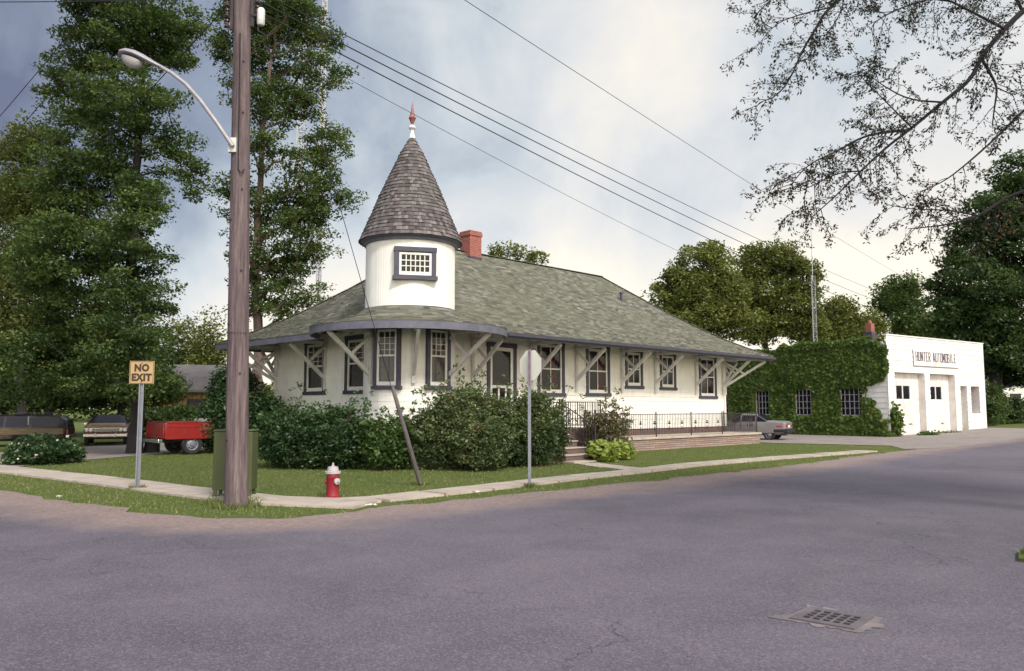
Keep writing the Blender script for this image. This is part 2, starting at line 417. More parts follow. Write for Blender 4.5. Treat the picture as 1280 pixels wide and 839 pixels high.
rw = [g(*p) for p in ((415, 629), (470, 626), (540, 618.5), (600, 612), (640, 607.3), (720, 598), (800, 589.7), (860, 582.5), (950, 575), (1050, 567.5), (1085, 564.5))]
ribbon('pavement', rw, .76, -.02, .05, MAT['concrete'])
ribbon('path', [g(733, 580), g(765, 584.5), g(800, 588)], .8, -.02, .03, MAT['concrete'], 1.0)

def flat(name, pxs, mat, dz):
    P = [g(*p) for p in pxs]; mbx = MB(); n = len(P)
    mbx.add([(p.x, p.y, gz(p.x, p.y) + dz) for p in P], [tuple(range(n))])
    o = mbx.build(name, mat); 
    if o.data.polygons[0].normal.z < 0: o.data.flip_normals()
    return structure(o)
flat('driveway', [(-120, 597), (30, 583), (100, 576), (160, 571), (215, 566), (262, 562), (330, 556), (330, 548), (250, 552), (150, 556), (60, 562), (-60, 571), (-200, 583)], MAT['gravel'], .016)
# gravel yard between the house and the garage, and its apron to the street
mb = MB(); P = [(12.6, 38.9), (15.2, 36.6), (20.4, 41.2), (22.3, 43.4), (26.3, 46.2), (31, 49.5), (30.6, 51.4), (20.8, 44.9), (9, 63), (4, 60), (11, 42)]
P = [(12.6, 38.9), (15.2, 37.2), (16.8, 35.8), (16.0, 32.9), (18.5, 33.9), (22.8, 37.6), (27.2, 41.2), (32.2, 45.4)] + P[5:]
mb.add([(x, y, gz(x, y) + .02) for x, y in P], [tuple(range(len(P)))]); o = mb.build('gravel_yard', MAT['gravel'])
if o.data.polygons[0].normal.z < 0: o.data.flip_normals()
structure(o)

# grass blades
def seg_dist(P, line):
    best = np.full(len(P), 1e9); side = np.zeros(len(P))
    A = np.array([[p.x, p.y] for p in line])
    for a, b in zip(A[:-1], A[1:]):
        d = b - a; L = (d * d).sum(); t = np.clip(((P - a) @ d) / L, 0, 1); q = P - (a + t[:, None] * d)
        dd = np.hypot(q[:, 0], q[:, 1]); cr = d[0] * (P[:, 1] - a[1]) - d[1] * (P[:, 0] - a[0])
        k = dd < best; best[k] = dd[k]; side[k] = np.sign(cr[k])
    return best * side                      # positive on the lawn side
rng = np.random.default_rng(5)
def nz(P, s): return np.array([mnoise.noise((x * s, y * s, 3.1)) for x, y in P])
def blades(name, P, hgt, label_kind, base=None, mat='grass', dry=None):
    n = len(P); ang = rng.uniform(0, 2 * np.pi, n); w = rng.uniform(.006, .014, n); h = hgt * rng.uniform(.5, 1.3, n)
    z = np.array([gz(x, y) for x, y in P]) if base is None else np.array([gz(x, y) for x, y in P]) + base
    Q = np.zeros((n, 3, 3)); dx, dy = np.cos(ang) * w, np.sin(ang) * w
    Q[:, 0] = np.stack([P[:, 0] - dx, P[:, 1] - dy, z], 1); Q[:, 1] = np.stack([P[:, 0] + dx, P[:, 1] + dy, z], 1)
    lean = rng.normal(0, .4, (n, 2)) * h[:, None]
    Q[:, 2] = np.stack([P[:, 0] + lean[:, 0], P[:, 1] + lean[:, 1], z + h], 1)
    T = np.clip(rng.normal(.45, .2, n) + (0 if dry is None else dry), 0, 1)
    return tag(quads_object(name, Q, T, MAT[mat], nv=3), kind='stuff')
def poly_mask(P, poly):
    ins = np.zeros(len(P), bool); n = len(poly)
    for i in range(n):
        (x1, y1), (x2, y2) = poly[i], poly[(i + 1) % n]
        c = ((y1 > P[:, 1]) != (y2 > P[:, 1])) & (P[:, 0] < (x2 - x1) * (P[:, 1] - y1) / (y2 - y1 + 1e-12) + x1); ins ^= c
    return ins
C0 = V((-3.36, 26.2, 0)); UX = V((.7071, .7071, 0)); VX = V((-.7071, .7071, 0))
def hp(u, v, z=0): return C0 + UX * u + VX * v + V((0, 0, z))
N0 = 330000
P = np.stack([rng.uniform(-22, 24, N0), rng.uniform(12.5, 44, N0)], 1)
keep = rng.random(N0) < np.clip(1.25 - (P[:, 1] - 13) / 30, .3, 1)
P = P[keep]
k = np.abs(P[:, 0]) < P[:, 1] * .68
P = P[k]
de = seg_dist(P, edge[::3]); k = de > -.25; P, de = P[k], de[k]
dl = np.abs(seg_dist(P, lw)); dr = np.abs(seg_dist(P, rw))
pd = nz(P, .9) * .5 + nz(P, 3.3) * .35
k = (dl > .52 + rng.random(len(P)) * .1) & (dr > .37 + rng.random(len(P)) * .1) & ((de > .35) | (pd + rng.random(len(P)) * .5 > .25)) & ((de > 1.5) | (pd > -.42))
P, de, pd = P[k], de[k], pd[k]
hm = np.array([[*hp(u, v).xy] for u, v in ((0, -2), (20, -2), (20, 9), (0, 9), (-1.6, 0), (-1.3, -1.3))])
drv = [(*g(x, y).xy,) for x, y in [(-120, 597), (30, 583), (100, 576), (160, 571), (215, 566), (262, 562), (330, 556), (330, 548), (250, 552), (150, 556), (60, 562), (-60, 571), (-200, 583)]]
yard = [(12.6, 38.9), (15.2, 37.2), (16.8, 35.8), (16.0, 32.9), (18.5, 33.9), (22.8, 37.6), (27.2, 41.2), (32.2, 45.4), (31, 49.5), (30.6, 51.4), (20.8, 44.9), (9, 63), (4, 60), (11, 42)]
k = ~poly_mask(P, hm) & ~poly_mask(P, drv) & ~poly_mask(P, yard); P, de, pd = P[k], de[k], pd[k]
hgt = np.where(de < 2.2, .036, .032) * (1 + .5 * np.clip(pd, -.6, .8))
blades('grass', P, hgt, 'stuff', dry=np.where(de < 2.5, .16, 0) - .3 * pd)
# longer tufts round the feet of posts, pole and box
tp = []
for (px, py, r_, n_) in ((295, 634, .34, 500), (171, 612, .16, 160), (662, 609, .14, 140), (525, 606, .2, 160), (290, 629, .5, 420), (414, 621, .22, 120)):
    c = g(px, py)
    a = rng.uniform(0, 6.28, n_); rr = r_ * rng.uniform(.5, 1.2, n_); tp.append(np.stack([c.x + np.cos(a) * rr, c.y + np.sin(a) * rr], 1))
tp = np.concatenate(tp); blades('grass_tufts', tp, np.full(len(tp), .10), 'stuff')
P = np.stack([rng.uniform(5.7, 9.5, 16000), rng.uniform(7, 12.5, 16000)], 1)
P = P[poly_mask(P, [(p.x, p.y) for p in cor])]; blades('grass', P, np.full(len(P), .07), 'stuff', base=.07)
# ------------------------------------------------------------------ the station house (local u along the long wall, v along the short one)
LU, LV = 19.75, 8.64
house = thing('station_house', 'white timber station house with round turret, cone roof and green shingled hipped roof', 'house', C0, R(45))
OH = 1.8
def frame(o, xd, nd):
    o, xd, nd = V(o), V(xd), V(nd)
    M = Matrix.Identity(4)
    for i in range(3): M[i][0] = xd[i]; M[i][1] = nd[i]; M[i][2] = (0, 0, 1)[i]; M[i][3] = o[i]
    return M
def siding(mb, M, L, z0, z1, holes, course=.2, proud=.019, seed=1):
    """lapped boards: every course leans out a little at its foot; holes = (x0, x1, z0, z1)"""
    rnd = random.Random(seed)
    xs = sorted({0, L, *[h[0] for h in holes], *[h[1] for h in holes]})
    nc = int(math.ceil((z1 - z0) / course))
    for k in range(nc):
        a = z0 + k * course; b = min(a + course, z1)
        zs = sorted({a, b, *[z for h in holes for z in h[2:] if a < z < b]})
        cuts = sorted({*xs, *[x for x in (rnd.uniform(0, L) for _ in range(max(1, int(L / 3))))]})
        tnt = {}
        for x0, x1 in zip(cuts, cuts[1:]):
            if x1 - x0 < .02 and False: continue
            tn = rnd.random(); jz = rnd.uniform(-.004, .004)
            for c, d in zip(zs, zs[1:]):
                if any(h[0] < (x0 + x1) / 2 < h[1] and h[2] < (c + d) / 2 < h[3] for h in holes): continue
                po = lambda z: proud * (1 - (z - a) / course) + jz * .5
                q = [(x0, po(c), c), (x1, po(c), c), (x1, po(d), d), (x0, po(d), d)]
                q = [M @ V(p) for p in q]
                mb.add(q, [(0, 1, 2, 3)], tint=tn)
                if c == a:
                    r = [M @ V(p) for p in ((x0, -.004, c + .001), (x1, -.004, c + .001))]
                    mb.add([r[0], r[1], q[1], q[0]], [(0, 1, 2, 3)], tint=tn)

def window(parent, M, w, h, style, trim=.15, curtain='curtain', sill=True, name='window', label=None, back=.07):
    """M: frame whose origin is the middle of the opening's foot. w, h = opening; the trim goes round it."""
    t = MB(M)
    t.box2((-w / 2 - trim, -back, -.02), (-w / 2, .045, h + .02)); t.box2((w / 2, -back, -.02), (w / 2 + trim, .045, h + .02))
    t.box2((-w / 2 - trim - .02, -back, h + .02), (w / 2 + trim + .02, .055, h + trim + .03))
    if sill:
        t.box2((-w / 2 - trim - .05, -back, -.02 - trim * .9), (w / 2 + trim + .05, .07, -.02))
    win = t.build(name, MAT['trim'], parent, bevel=.006)
    if label: win['label'] = label
    s = MB(M); b = .075; dp = (-.06, .012)
    s.box2((-w / 2, dp[0], 0), (-w / 2 + b, dp[1], h)); s.box2((w / 2 - b, dp[0], 0), (w / 2, dp[1], h))
    s.box2((-w / 2 + b, dp[0], h - b), (w / 2 - b, dp[1], h)); s.box2((-w / 2 + b, dp[0], 0), (w / 2 - b, dp[1], b * 1.5))
    def vbar(x, z0, z1, k=.026): s.box2((x - k / 2, -.05, z0), (x + k / 2, -.004, z1))
    def hbar(z, k=.026, x0=-w / 2 + b, x1=w / 2 - b): s.box2((x0, -.052, z - k / 2), (x1, -.002, z + k / 2))
    iw = w - 2 * b
    if style == 'grid_over_one':
        zm = h * .53; hbar(zm, .06)
        for i in (1, 2): vbar(-iw / 2 + iw * i / 3, zm, h - b)
        for i in (1, 2, 3): hbar(zm + (h - b - zm) * i / 4, .02)
    elif style == 'two_over_two':
        zm = h * .5; hbar(zm, .055); vbar(0, b, h - b, .035)
    elif style == 'grid':
        for i in range(1, 6): vbar(-iw / 2 + iw * i / 6, b, h - b, .03)
        for i in (1, 2): hbar(b * 1.5 + (h - 2.5 * b) * i / 3, .03)
    s.build('sash', MAT['white'], win, bevel=.003)
    p = MB(M); p.add([(-w / 2 + .02, -.028, .02), (w / 2 - .02, -.028, .02), (w / 2 - .02, -.028, h - .02), (-w / 2 + .02, -.028, h - .02)], [(0, 1, 2, 3)])
    p.build('pane', MAT['glass'], win, fix=False)
    if curtain:
        c = MB(M); n = 40
        def drape(x0, x1, z0, z1, y):
            pts = []
            for i in range(n + 1):
                x = x0 + (x1 - x0) * i / n
                yy = y + .025 * math.sin(i * 1.35) + .012 * math.sin(i * .6 + x * 9)
                pts += [(x, yy, z0), (x, yy, z1)]
            c.add(pts, [(2 * i, 2 * i + 2, 2 * i + 3, 2 * i + 1) for i in range(n)], smooth=True)
        if curtain == 'drape':
            drape(-w / 2, -w / 2 + .2 * w, 0, h, -.2); drape(w / 2 - .42 * w, w / 2, 0, h, -.2)
        elif curtain == 'half': drape(-w / 2, w / 2, 0, h * .55, -.45)
        else: drape(-w / 2, -.03, 0, h, -.14); drape(.03, w / 2, 0, h, -.15)
        c.build('curtain', MAT['drape' if curtain == 'drape' else 'curtain'], win, fix=False)
    return win

# walls with their openings
FW = [  # long wall: (u0, u1, z0, z1, style, curtain) of the frame's opening
    (6.26, 7.52, 2.30, 4.12, 'two_over_two', 'drape'), (9.15, 10.40, 2.33, 4.10, 'two_over_two', 'drape'),
    (11.78, 12.74, 2.68, 4.08, 'two_over_two', 'half'), (14.36, 15.34, 2.66, 4.06, 'two_over_two', 'half'),
    (17.62, 18.90, 2.30, 4.10, 'two_over_two', 'half')]
DOOR = (3.62, 4.80, 1.0, 3.90)
LW = [(5.22, 6.38, 2.34, 4.08), (2.25, 3.60, 2.34, 4.10)]
wl = MB()
Mr = frame((0, 0, 0), (1, 0, 0), (0, -1, 0)); Ml = frame((0, LV, 0), (0, -1, 0), (-1, 0, 0))
siding(wl, Mr, LU, .8, 5.12, [f[:4] for f in FW] + [DOOR], seed=2)
siding(wl, Ml, LV, .8, 5.12, [(LV - b, LV - a, z0, z1) for a, b, z0, z1 in LW], seed=3)
siding(wl, frame((LU, 0, 0), (0, 1, 0), (1, 0, 0)), LV, .8, 5.12, [], seed=4)
siding(wl, frame((LU, LV, 0), (-1, 0, 0), (0, 1, 0)), LU, .8, 5.12, [], seed=5)
for (u, v) in ((LU, 0), (0, LV), (LU, LV)):
    wl.box((u + (.012 if u else -.012), v + (.012 if v else -.012), 2.96), (.13, .13, 4.32), tint=.2)
wl.build('wall', MAT['siding'], house, fix=False)
fo = MB()
fo.box2((.02, .02, -.3), (LU - .02, .12, .8)); fo.box2((.02, .12, -.3), (.12, LV - .02, .8)); fo.box2((LU - .12, .12, -.3), (LU - .02, LV - .02, .8)); fo.box2((.12, LV - .12, -.3), (LU - .12, LV - .02, .8))
fo.build('foundation', MAT['foundation'], house)
for a, b, z0, z1, st, cu in FW:
    window(house, frame(((a + b) / 2, 0, z0), (1, 0, 0), (0, -1, 0)), b - a, z1 - z0, st, curtain=cu, label='window with dark red drapes behind the glass' if cu == 'drape' else None)
for a, b, z0, z1 in LW:
    window(house, frame((0, (a + b) / 2, z0), (0, -1, 0), (-1, 0, 0)), b - a, z1 - z0, 'grid_over_one')
# the front door with a glazed screen door
Md = frame(((DOOR[0] + DOOR[1]) / 2, 0, DOOR[2]), (1, 0, 0), (0, -1, 0)); dw, dh = DOOR[1] - DOOR[0], DOOR[3] - DOOR[2]
t = MB(Md); t.box2((-dw / 2 - .16, -.07, 0), (-dw / 2, .05, dh)); t.box2((dw / 2, -.07, 0), (dw / 2 + .16, .05, dh)); t.box2((-dw / 2 - .18, -.07, dh), (dw / 2 + .18, .06, dh + .17))
door = t.build('door', MAT['trim'], house, bevel=.006)
t = MB(Md); b = .12
t.box2((-dw / 2, -.05, .03), (-dw / 2 + b, .02, dh)); t.box2((dw / 2 - b, -.05, .03), (dw / 2, .02, dh))
for z0, z1 in ((.03, .75), (1.42, 1.52), (dh - .13, dh)): t.box2((-dw / 2 + b, -.05, z0), (dw / 2 - b, .02, z1))
t.box2((-.16, -.046, .75), (-.09, .0, 1.42)); t.box2((.2, -.046, .75), (.27, .0, 1.42))
t.build('screen_door', MAT['white'], door, bevel=.006)
t = MB(Md); t.add([(-dw / 2 + .05, -.03, .6), (dw / 2 - .05, -.03, .6), (dw / 2 - .05, -.03, dh - .05), (-dw / 2 + .05, -.03, dh - .05)], [(0, 1, 2, 3)]); t.build('pane', MAT['glass'], door, fix=False)
t = MB(Md); t.tube([(dw / 2 - .06, .02, 1.2), (dw / 2 - .06, .07, 1.2), (dw / 2 - .06, .07, 1.08), (dw / 2 - .06, .02, 1.08)], .012, 6); t.build('handle', MAT['steel'], door)

# ---- the round bay under the turret
BR = 1.48
def adir(phi):            # angle from the street corner direction, towards +x, as a local direction
    p = R(phi); dx, dy = math.sin(p), -math.cos(p)
    return V(((dx + dy) * .70711, (-dx + dy) * .70711, 0))
BW = [(-20.5, .66), (44.5, .66)]
hang = math.degrees(math.asin(.40 / BR))
segs = sorted({*[float(x) for x in range(-165, 166, 6)], *[c + s * hang for c, _ in BW for s in (-1, 1)]})
rnd = random.Random(9); bay = MB()
bz0, bz1, wz0, wz1 = -.1, 4.6, 2.40, 4.16
zs_all = [bz0 + i * .2 for i in range(int((bz1 - bz0) / .2) + 1)] + [bz1]
for a, b_ in zip(zs_all, zs_all[1:]):
    if b_ - a < 1e-4: continue
    zz = sorted({a, b_, *[z for z in (wz0, wz1) if a < z < b_]})
    tn = rnd.random()
    for p0, p1 in zip(segs, segs[1:]):
        for c, d in zip(zz, zz[1:]):
            pm = (p0 + p1) / 2
            if any(abs(pm - cc) < hang for cc, _ in BW) and wz0 < (c + d) / 2 < wz1: continue
            ro = lambda z: BR + .010 * (1 - (z - a) / .2)
            q = [adir(p0) * ro(c) + V((0, 0, c)), adir(p1) * ro(c) + V((0, 0, c)), adir(p1) * ro(d) + V((0, 0, d)), adir(p0) * ro(d) + V((0, 0, d))]
            bay.add(q, [(0, 1, 2, 3)], tint=tn)
            if c == a:
                bay.add([adir(p0) * (BR - .003) + V((0, 0, c)), adir(p1) * (BR - .003) + V((0, 0, c)), q[1], q[0]], [(0, 1, 2, 3)], tint=tn)
bay.build('bay_wall', MAT['siding'], house, fix=False)
for ph, w in BW:
    n = adir(ph); xd = V((-n.y, n.x, 0))
    o = n * (BR * math.cos(R(hang)) + .075) + V((0, 0, wz0))
    window(house, frame(o, xd, n), .70, wz1 - wz0 - .02, 'grid_over_one', trim=.12, label='tall bay window with small panes over one')
bs = MB()
for ph in (-45, 12, 60):
    pass

# ---- roof: shingle tabs laid row by row on a bell-cast hip
prof = [(0, 4.25), (.9, 4.66), (1.8, 5.14), (2.7, 5.72), (3.8, 6.50), (OH + LV / 2, 8.32)]
def rz_(t):
    for (t0, z0), (t1, z1) in zip(prof, prof[1:]):
        if t <= t1: return z0 + (z1 - z0) * (t - t0) / (t1 - t0)
    return prof[-1][1]
TM = OH + LV / 2
rf = MB(); rnd = random.Random(21)
U0, U1, V0, V1 = -OH, LU + OH, -OH, LV + OH
rows = [0.0]
while rows[-1] < TM - .02:
    t = rows[-1]; slope = (rz_(t + .05) - rz_(t)) / .05
    rows.append(min(TM, t + .145 / math.sqrt(1 + slope * slope)))
def side_row(fn, L, t0, t1):
    a0, a1 = t0, L - t0; x = a0 - rnd.uniform(0, .3)
    while x < a1:
        w = rnd.uniform(.16, .34); xa, xb = max(x, a0), min(x + w, a1); x += w
        if xb - xa < .01: continue
        k = .026 + rnd.uniform(-.006, .014); tn = min(1, max(0, rnd.gauss(.5, .22)))
        def top(q): return min(max(q, t1), L - t1)
        z0, z1 = rz_(t0), rz_(t1)
        q = [fn(xa, t0 - .012, z0 + k), fn(xb, t0 - .012, z0 + k + rnd.uniform(-.004, .004)), fn(top(xb), t1, z1 + .002), fn(top(xa), t1, z1 + .002)]
        rf.add(q + [fn(xb, t0 - .012, z0 - .004), fn(xa, t0 - .012, z0 - .004)], [(0, 1, 2, 3), (5, 4, 1, 0)], tint=tn)
for t0, t1 in zip(rows, rows[1:]):
    side_row(lambda x, t, z: (U0 + x, V0 + t, z), U1 - U0, t0, t1)
    side_row(lambda x, t, z: (U0 + t, V1 - x, z), V1 - V0, t0, t1)
    side_row(lambda x, t, z: (U1 - t, V0 + x, z), V1 - V0, t0, t1)
    side_row(lambda x, t, z: (U1 - x, V1 - t, z), U1 - U0, t0, t1)
roof = rf.build('roof', MAT['roof'], house, fix=False)
# under-deck (soffit) and ridge caps
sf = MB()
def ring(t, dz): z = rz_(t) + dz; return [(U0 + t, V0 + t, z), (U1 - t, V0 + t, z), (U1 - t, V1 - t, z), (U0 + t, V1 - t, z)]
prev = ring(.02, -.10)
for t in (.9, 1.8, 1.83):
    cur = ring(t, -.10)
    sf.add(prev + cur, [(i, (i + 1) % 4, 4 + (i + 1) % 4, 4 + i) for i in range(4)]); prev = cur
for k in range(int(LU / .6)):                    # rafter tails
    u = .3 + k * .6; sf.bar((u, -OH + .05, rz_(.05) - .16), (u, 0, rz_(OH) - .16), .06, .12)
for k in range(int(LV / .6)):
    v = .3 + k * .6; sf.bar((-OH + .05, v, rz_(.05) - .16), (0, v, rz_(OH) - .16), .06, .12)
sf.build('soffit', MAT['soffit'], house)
rc = MB(); rnd = random.Random(5)
def caps(p0, p1):
    p0, p1 = V(p0), V(p1); n = int((p1 - p0).length / .16); d = (p1 - p0) / n
    for i in range(n):
        a = p0 + d * i; rc.bar(a + V((0, 0, .03)), a + d * 1.08 + V((0, 0, .022)), .26, .02, tint=rnd.random())
for (ta, za), (tb, zb) in zip(prof, prof[1:]):
    for cu, cv, su, sv in ((U1, V0, -1, 1), (U1, V1, -1, -1), (U0, V1, 1, -1), (U0, V0, 1, 1)):
        if (cu, cv) == (U0, V0) and ta < 1.8: continue
        caps((cu + su * ta, cv + sv * ta, za), (cu + su * tb, cv + sv * tb, zb))
caps((U0 + TM, V0 + TM, prof[-1][1]), (U1 - TM, V0 + TM, prof[-1][1]))
rc.build('ridge_cap', MAT['roof'], roof)
# ---- skirt roof round the turret
SR = 3.2
def cone_z(r): return 4.25 + (SR - r) * (4.90 - 4.25) / (SR - 1.45) + .10 * math.sin(math.pi * (SR - r) / (SR - 1.45)) * -1
A = 100.5
sk = MB(); rnd = random.Random(33); r = SR
while r > 1.44:
    r2 = max(1.43, r - .138); ph = -128 + rnd.uniform(0, 4)
    while ph < 128:
        dphi = math.degrees(rnd.uniform(.22, .36) / r); p0, p1 = ph, ph + dphi; ph += dphi
        if abs((p0 + p1) / 2) > A:
            n = adir((p0 + p1) / 2) * r; off = min(n.x + OH, n.y + OH)
            if cone_z(r) < rz_(max(0, off)) + .0 and off > 0.05: continue
            if off <= 0.05 or r > 2.9: continue
        k = .022 + rnd.uniform(-.004, .008); tn = min(1, max(0, rnd.gauss(.5, .24)))
        q = [adir(p0) * (r + .012) + V((0, 0, cone_z(r) + k)), adir(p1) * (r + .012) + V((0, 0, cone_z(r) + k)), adir(p1) * r2 + V((0, 0, cone_z(r2) + .003)), adir(p0) * r2 + V((0, 0, cone_z(r2) + .003))]
        sk.add(q + [adir(p1) * (r + .012) + V((0, 0, cone_z(r) - .01)), adir(p0) * (r + .012) + V((0, 0, cone_z(r) - .01))], [(0, 1, 2, 3), (5, 4, 1, 0)], tint=tn)
    r = r2
sk.build('skirt_roof', MAT['roof'], house, fix=False)
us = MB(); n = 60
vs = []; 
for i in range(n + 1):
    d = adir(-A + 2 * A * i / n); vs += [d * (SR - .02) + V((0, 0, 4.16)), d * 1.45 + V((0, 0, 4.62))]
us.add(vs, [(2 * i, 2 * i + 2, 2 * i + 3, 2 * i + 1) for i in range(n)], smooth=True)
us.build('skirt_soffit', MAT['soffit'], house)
# ---- fascia boards, gutter, downpipe
fa = MB(); n = 60
def arcboard(r0, r1, z0, z1, a0, a1):
    vs = []; m = n
    for i in range(m + 1):
        d = adir(a0 + (a1 - a0) * i / m); vs += [d * r0 + V((0, 0, z0)), d * r1 + V((0, 0, z0)), d * r1 + V((0, 0, z1)), d * r0 + V((0, 0, z1))]
    fs = []
    for i in range(m):
        for k in range(4): fs.append((4 * i + k, 4 * i + (k + 1) % 4, 4 * i + 4 + (k + 1) % 4, 4 * i + 4 + k))
    fs += [(0, 1, 2, 3), tuple(4 * m + k for k in range(4))]
    fa.add(vs, fs, smooth=True)
arcboard(SR - .05, SR + .0, 4.00, 4.245, -A, A)
um = math.sqrt(SR * SR - OH * OH)
fa.box2((U0 - .0, um, 4.02), (U0 + .045, V1, 4.24)); fa.box2((um, V0, 4.04), (U1, V0 + .04, 4.24))
fa.box2((U1 - .04, V0 + .045, 4.04), (U1, V1 - .05, 4.24)); fa.box2((U0 + .05, V1 - .04, 4.04), (U1, V1, 4.24))
fa.build('fascia', MAT['fascia'], house, bevel=.004)
gu = MB()
sec = [(0, .0), (0, -.10), (-.03, -.13), (-.08, -.13), (-.115, -.09), (-.115, .0), (-.105, .0), (-.10, -.085), (-.075, -.115), (-.035, -.115), (-.012, -.09), (-.012, 0)]
gu.prism(sec, lambda p, t: V((t, V0 - .004 + p[0], 4.215 + p[1])), um + .05, U1 + .02)
gu.prism(sec, lambda p, t: V((U1 + .004 - p[0], t, 4.215 + p[1])), V0 + .0, V1)
gu.build('gutter', MAT['gutter'], house)
# ---- eave brackets
def bracket(base, d, reach, zfoot=2.82, zstrip=2.34, ztop=4.10):
    """base: point on the wall (z ignored), d: outward direction"""
    b = V((base[0], base[1], 0)); d = V(d); m = MB(); w = .11
    m.bar(b + d * .055 + V((0, 0, zstrip)), b + d * .055 + V((0, 0, 4.55)), w, .09, up=d)
    m.bar(b + d * .03 + V((0, 0, ztop + .02)), b + d * reach + V((0, 0, ztop - .0)), w, .12)
    m.bar(b + d * .09 + V((0, 0, zfoot)), b + d * (reach - .02) + V((0, 0, ztop - .08)), w - .012, .125)
    p = b + d * (reach * .47) + V((0, 0, zfoot + (ztop - zfoot) * .46)); m.bar(p, b + d * .11 + V((0, 0, ztop - .16)), w - .03, .09)
    return m.build('bracket', MAT['bracket'], house, bevel=.008)
for u in (2.75, 5.75, 8.35, 11.35, 13.8, 17.15, 19.62): bracket((u, 0), (0, -1, 0), 1.55)
bracket((LU, .13), (1, 0, 0), 1.6); bracket((LU, 2.9), (1, 0, 0), 1.6); bracket((LU, 5.7), (1, 0, 0), 1.6)
bracket((LU + .03, -.03), (.7071, -.7071, 0), 2.1)
for v in (8.5, 5.02): bracket((0, v), (-1, 0, 0), 1.55)
bracket((-.03, LV + .03), (-.7071, .7071, 0), 2.1); bracket((.1, LV), (0, 1, 0), 1.5)
for ph in (-45, 12, 60):
    n = adir(ph); bracket(n * (BR + .005), n, 1.62, zfoot=2.75, zstrip=2.45)
# ---- turret
tu = MB(); rnd = random.Random(17); nbd = 96
for i in range(nbd):
    a0, a1 = 360 * i / nbd, 360 * (i + 1) / nbd; r_ = 1.465 + rnd.uniform(-.001, .001); pts = []
    for a, rr_ in ((a0, 1.460), (a0 + .25, r_), (a1 - .25, r_), (a1, 1.460)): d_ = adir(a); pts += [d_ * rr_ + V((0, 0, 4.3)), d_ * rr_ + V((0, 0, 7.02))]
    tu.add(pts, [(0, 2, 3, 1), (2, 4, 5, 3), (4, 6, 7, 5)], tint=rnd.random())
turret = tu.build('turret_wall', MAT['stucco'], house, fix=False)
tc = MB(); tc.lathe([(1.455, 6.98), (1.52, 6.98), (1.53, 7.06), (1.58, 7.10), (1.64, 7.10), (1.66, 7.16), (1.40, 7.2)], 72); tc.build('turret_cornice', MAT['fascia'], house)
def turret_window(ph):
    n = adir(ph); xd = V((-n.y, n.x, 0)); hw = .63
    window(house, frame(n * 1.515 + V((0, 0, 5.83)), xd, n), 1.02, .72, 'grid', trim=.14, curtain=None, back=.22)
    d = MB(frame(n * 1.474 + V((0, 0, 5.83)), xd, n)); d.box2((-.51, -.15, .01), (.51, .0, .72)); d.build('window_backing', MAT['dark'], house)  # near-black slab stands for the unlit room; the turret wall is not cut
for ph in (13,): turret_window(ph)
# cone of wooden shingles
zc0 = 7.15
cprof = [(1.69, 7.13), (1.34, 7.97), (.93, 8.97), (.36, 10.23), (.10, 10.70), (.04, 10.78)]
def cr(z):
    for (r0, z0), (r1, z1) in zip(cprof, cprof[1:]):
        if z <= z1: return r0 + (r1 - r0) * (z - z0) / (z1 - z0)
    return cprof[-1][0]
cn = MB(); rnd = random.Random(77); z = 7.13
cn.lathe([(r - .02, z_) for r, z_ in cprof], 48)
row = 0
while z < 10.72:
    z2 = min(10.76, z + .128); r = cr(z); r2 = cr(z2); ph = rnd.uniform(0, 20); end = ph + 360
    fancy = 8.42 < z < 8.72
    while ph < end:
        dphi = math.degrees(rnd.uniform(.09, .16) / max(r, .12)); dphi = min(dphi, 40); p0, p1 = ph + .15, ph + dphi; ph += dphi
        k = .022 + rnd.uniform(0, .022) + (.012 if fancy else 0); dz = rnd.uniform(-.012, .004) - (.03 if fancy and rnd.random() < .5 else 0); tn = min(1, max(0, rnd.gauss(.5, .30)))
        q = [adir(p0) * (r + k) + V((0, 0, z + dz)), adir(p1) * (r + k) + V((0, 0, z + dz)), adir(p1) * (r2 + .004) + V((0, 0, z2)), adir(p0) * (r2 + .004) + V((0, 0, z2)),
             adir(p1) * (r - .02) + V((0, 0, z + dz + .004)), adir(p0) * (r - .02) + V((0, 0, z + dz + .004))]
        cn.add(q, [(0, 1, 2, 3), (5, 4, 1, 0), (1, 4, 2), (5, 0, 3)], tint=tn)
    z = z2; row += 1
cone = cn.build('turret_roof', MAT['cone'], house, fix=False)
MAT['finial_red'] = worn('dusty_red_paint', (.27, .105, .11), .5, .2, 8, .1, 50)
fi = MB(); fi.lathe([(.0, 10.70), (.115, 10.70), (.10, 10.78), (.055, 10.95), (.05, 11.02), (.10, 11.05), (.12, 11.09), (.10, 11.15), (.05, 11.19), (.0, 11.2)], 20)
fin = fi.build('finial', MAT['white'], cone)
fi = MB(); fi.lathe([(0, 11.16), (.02, 11.17), (.11, 11.40), (.13, 11.42), (.11, 11.45), (.05, 11.66), (.02, 11.88), (.0, 12.02)], 20); fi.build('finial_spear', MAT['finial_red'], cone)
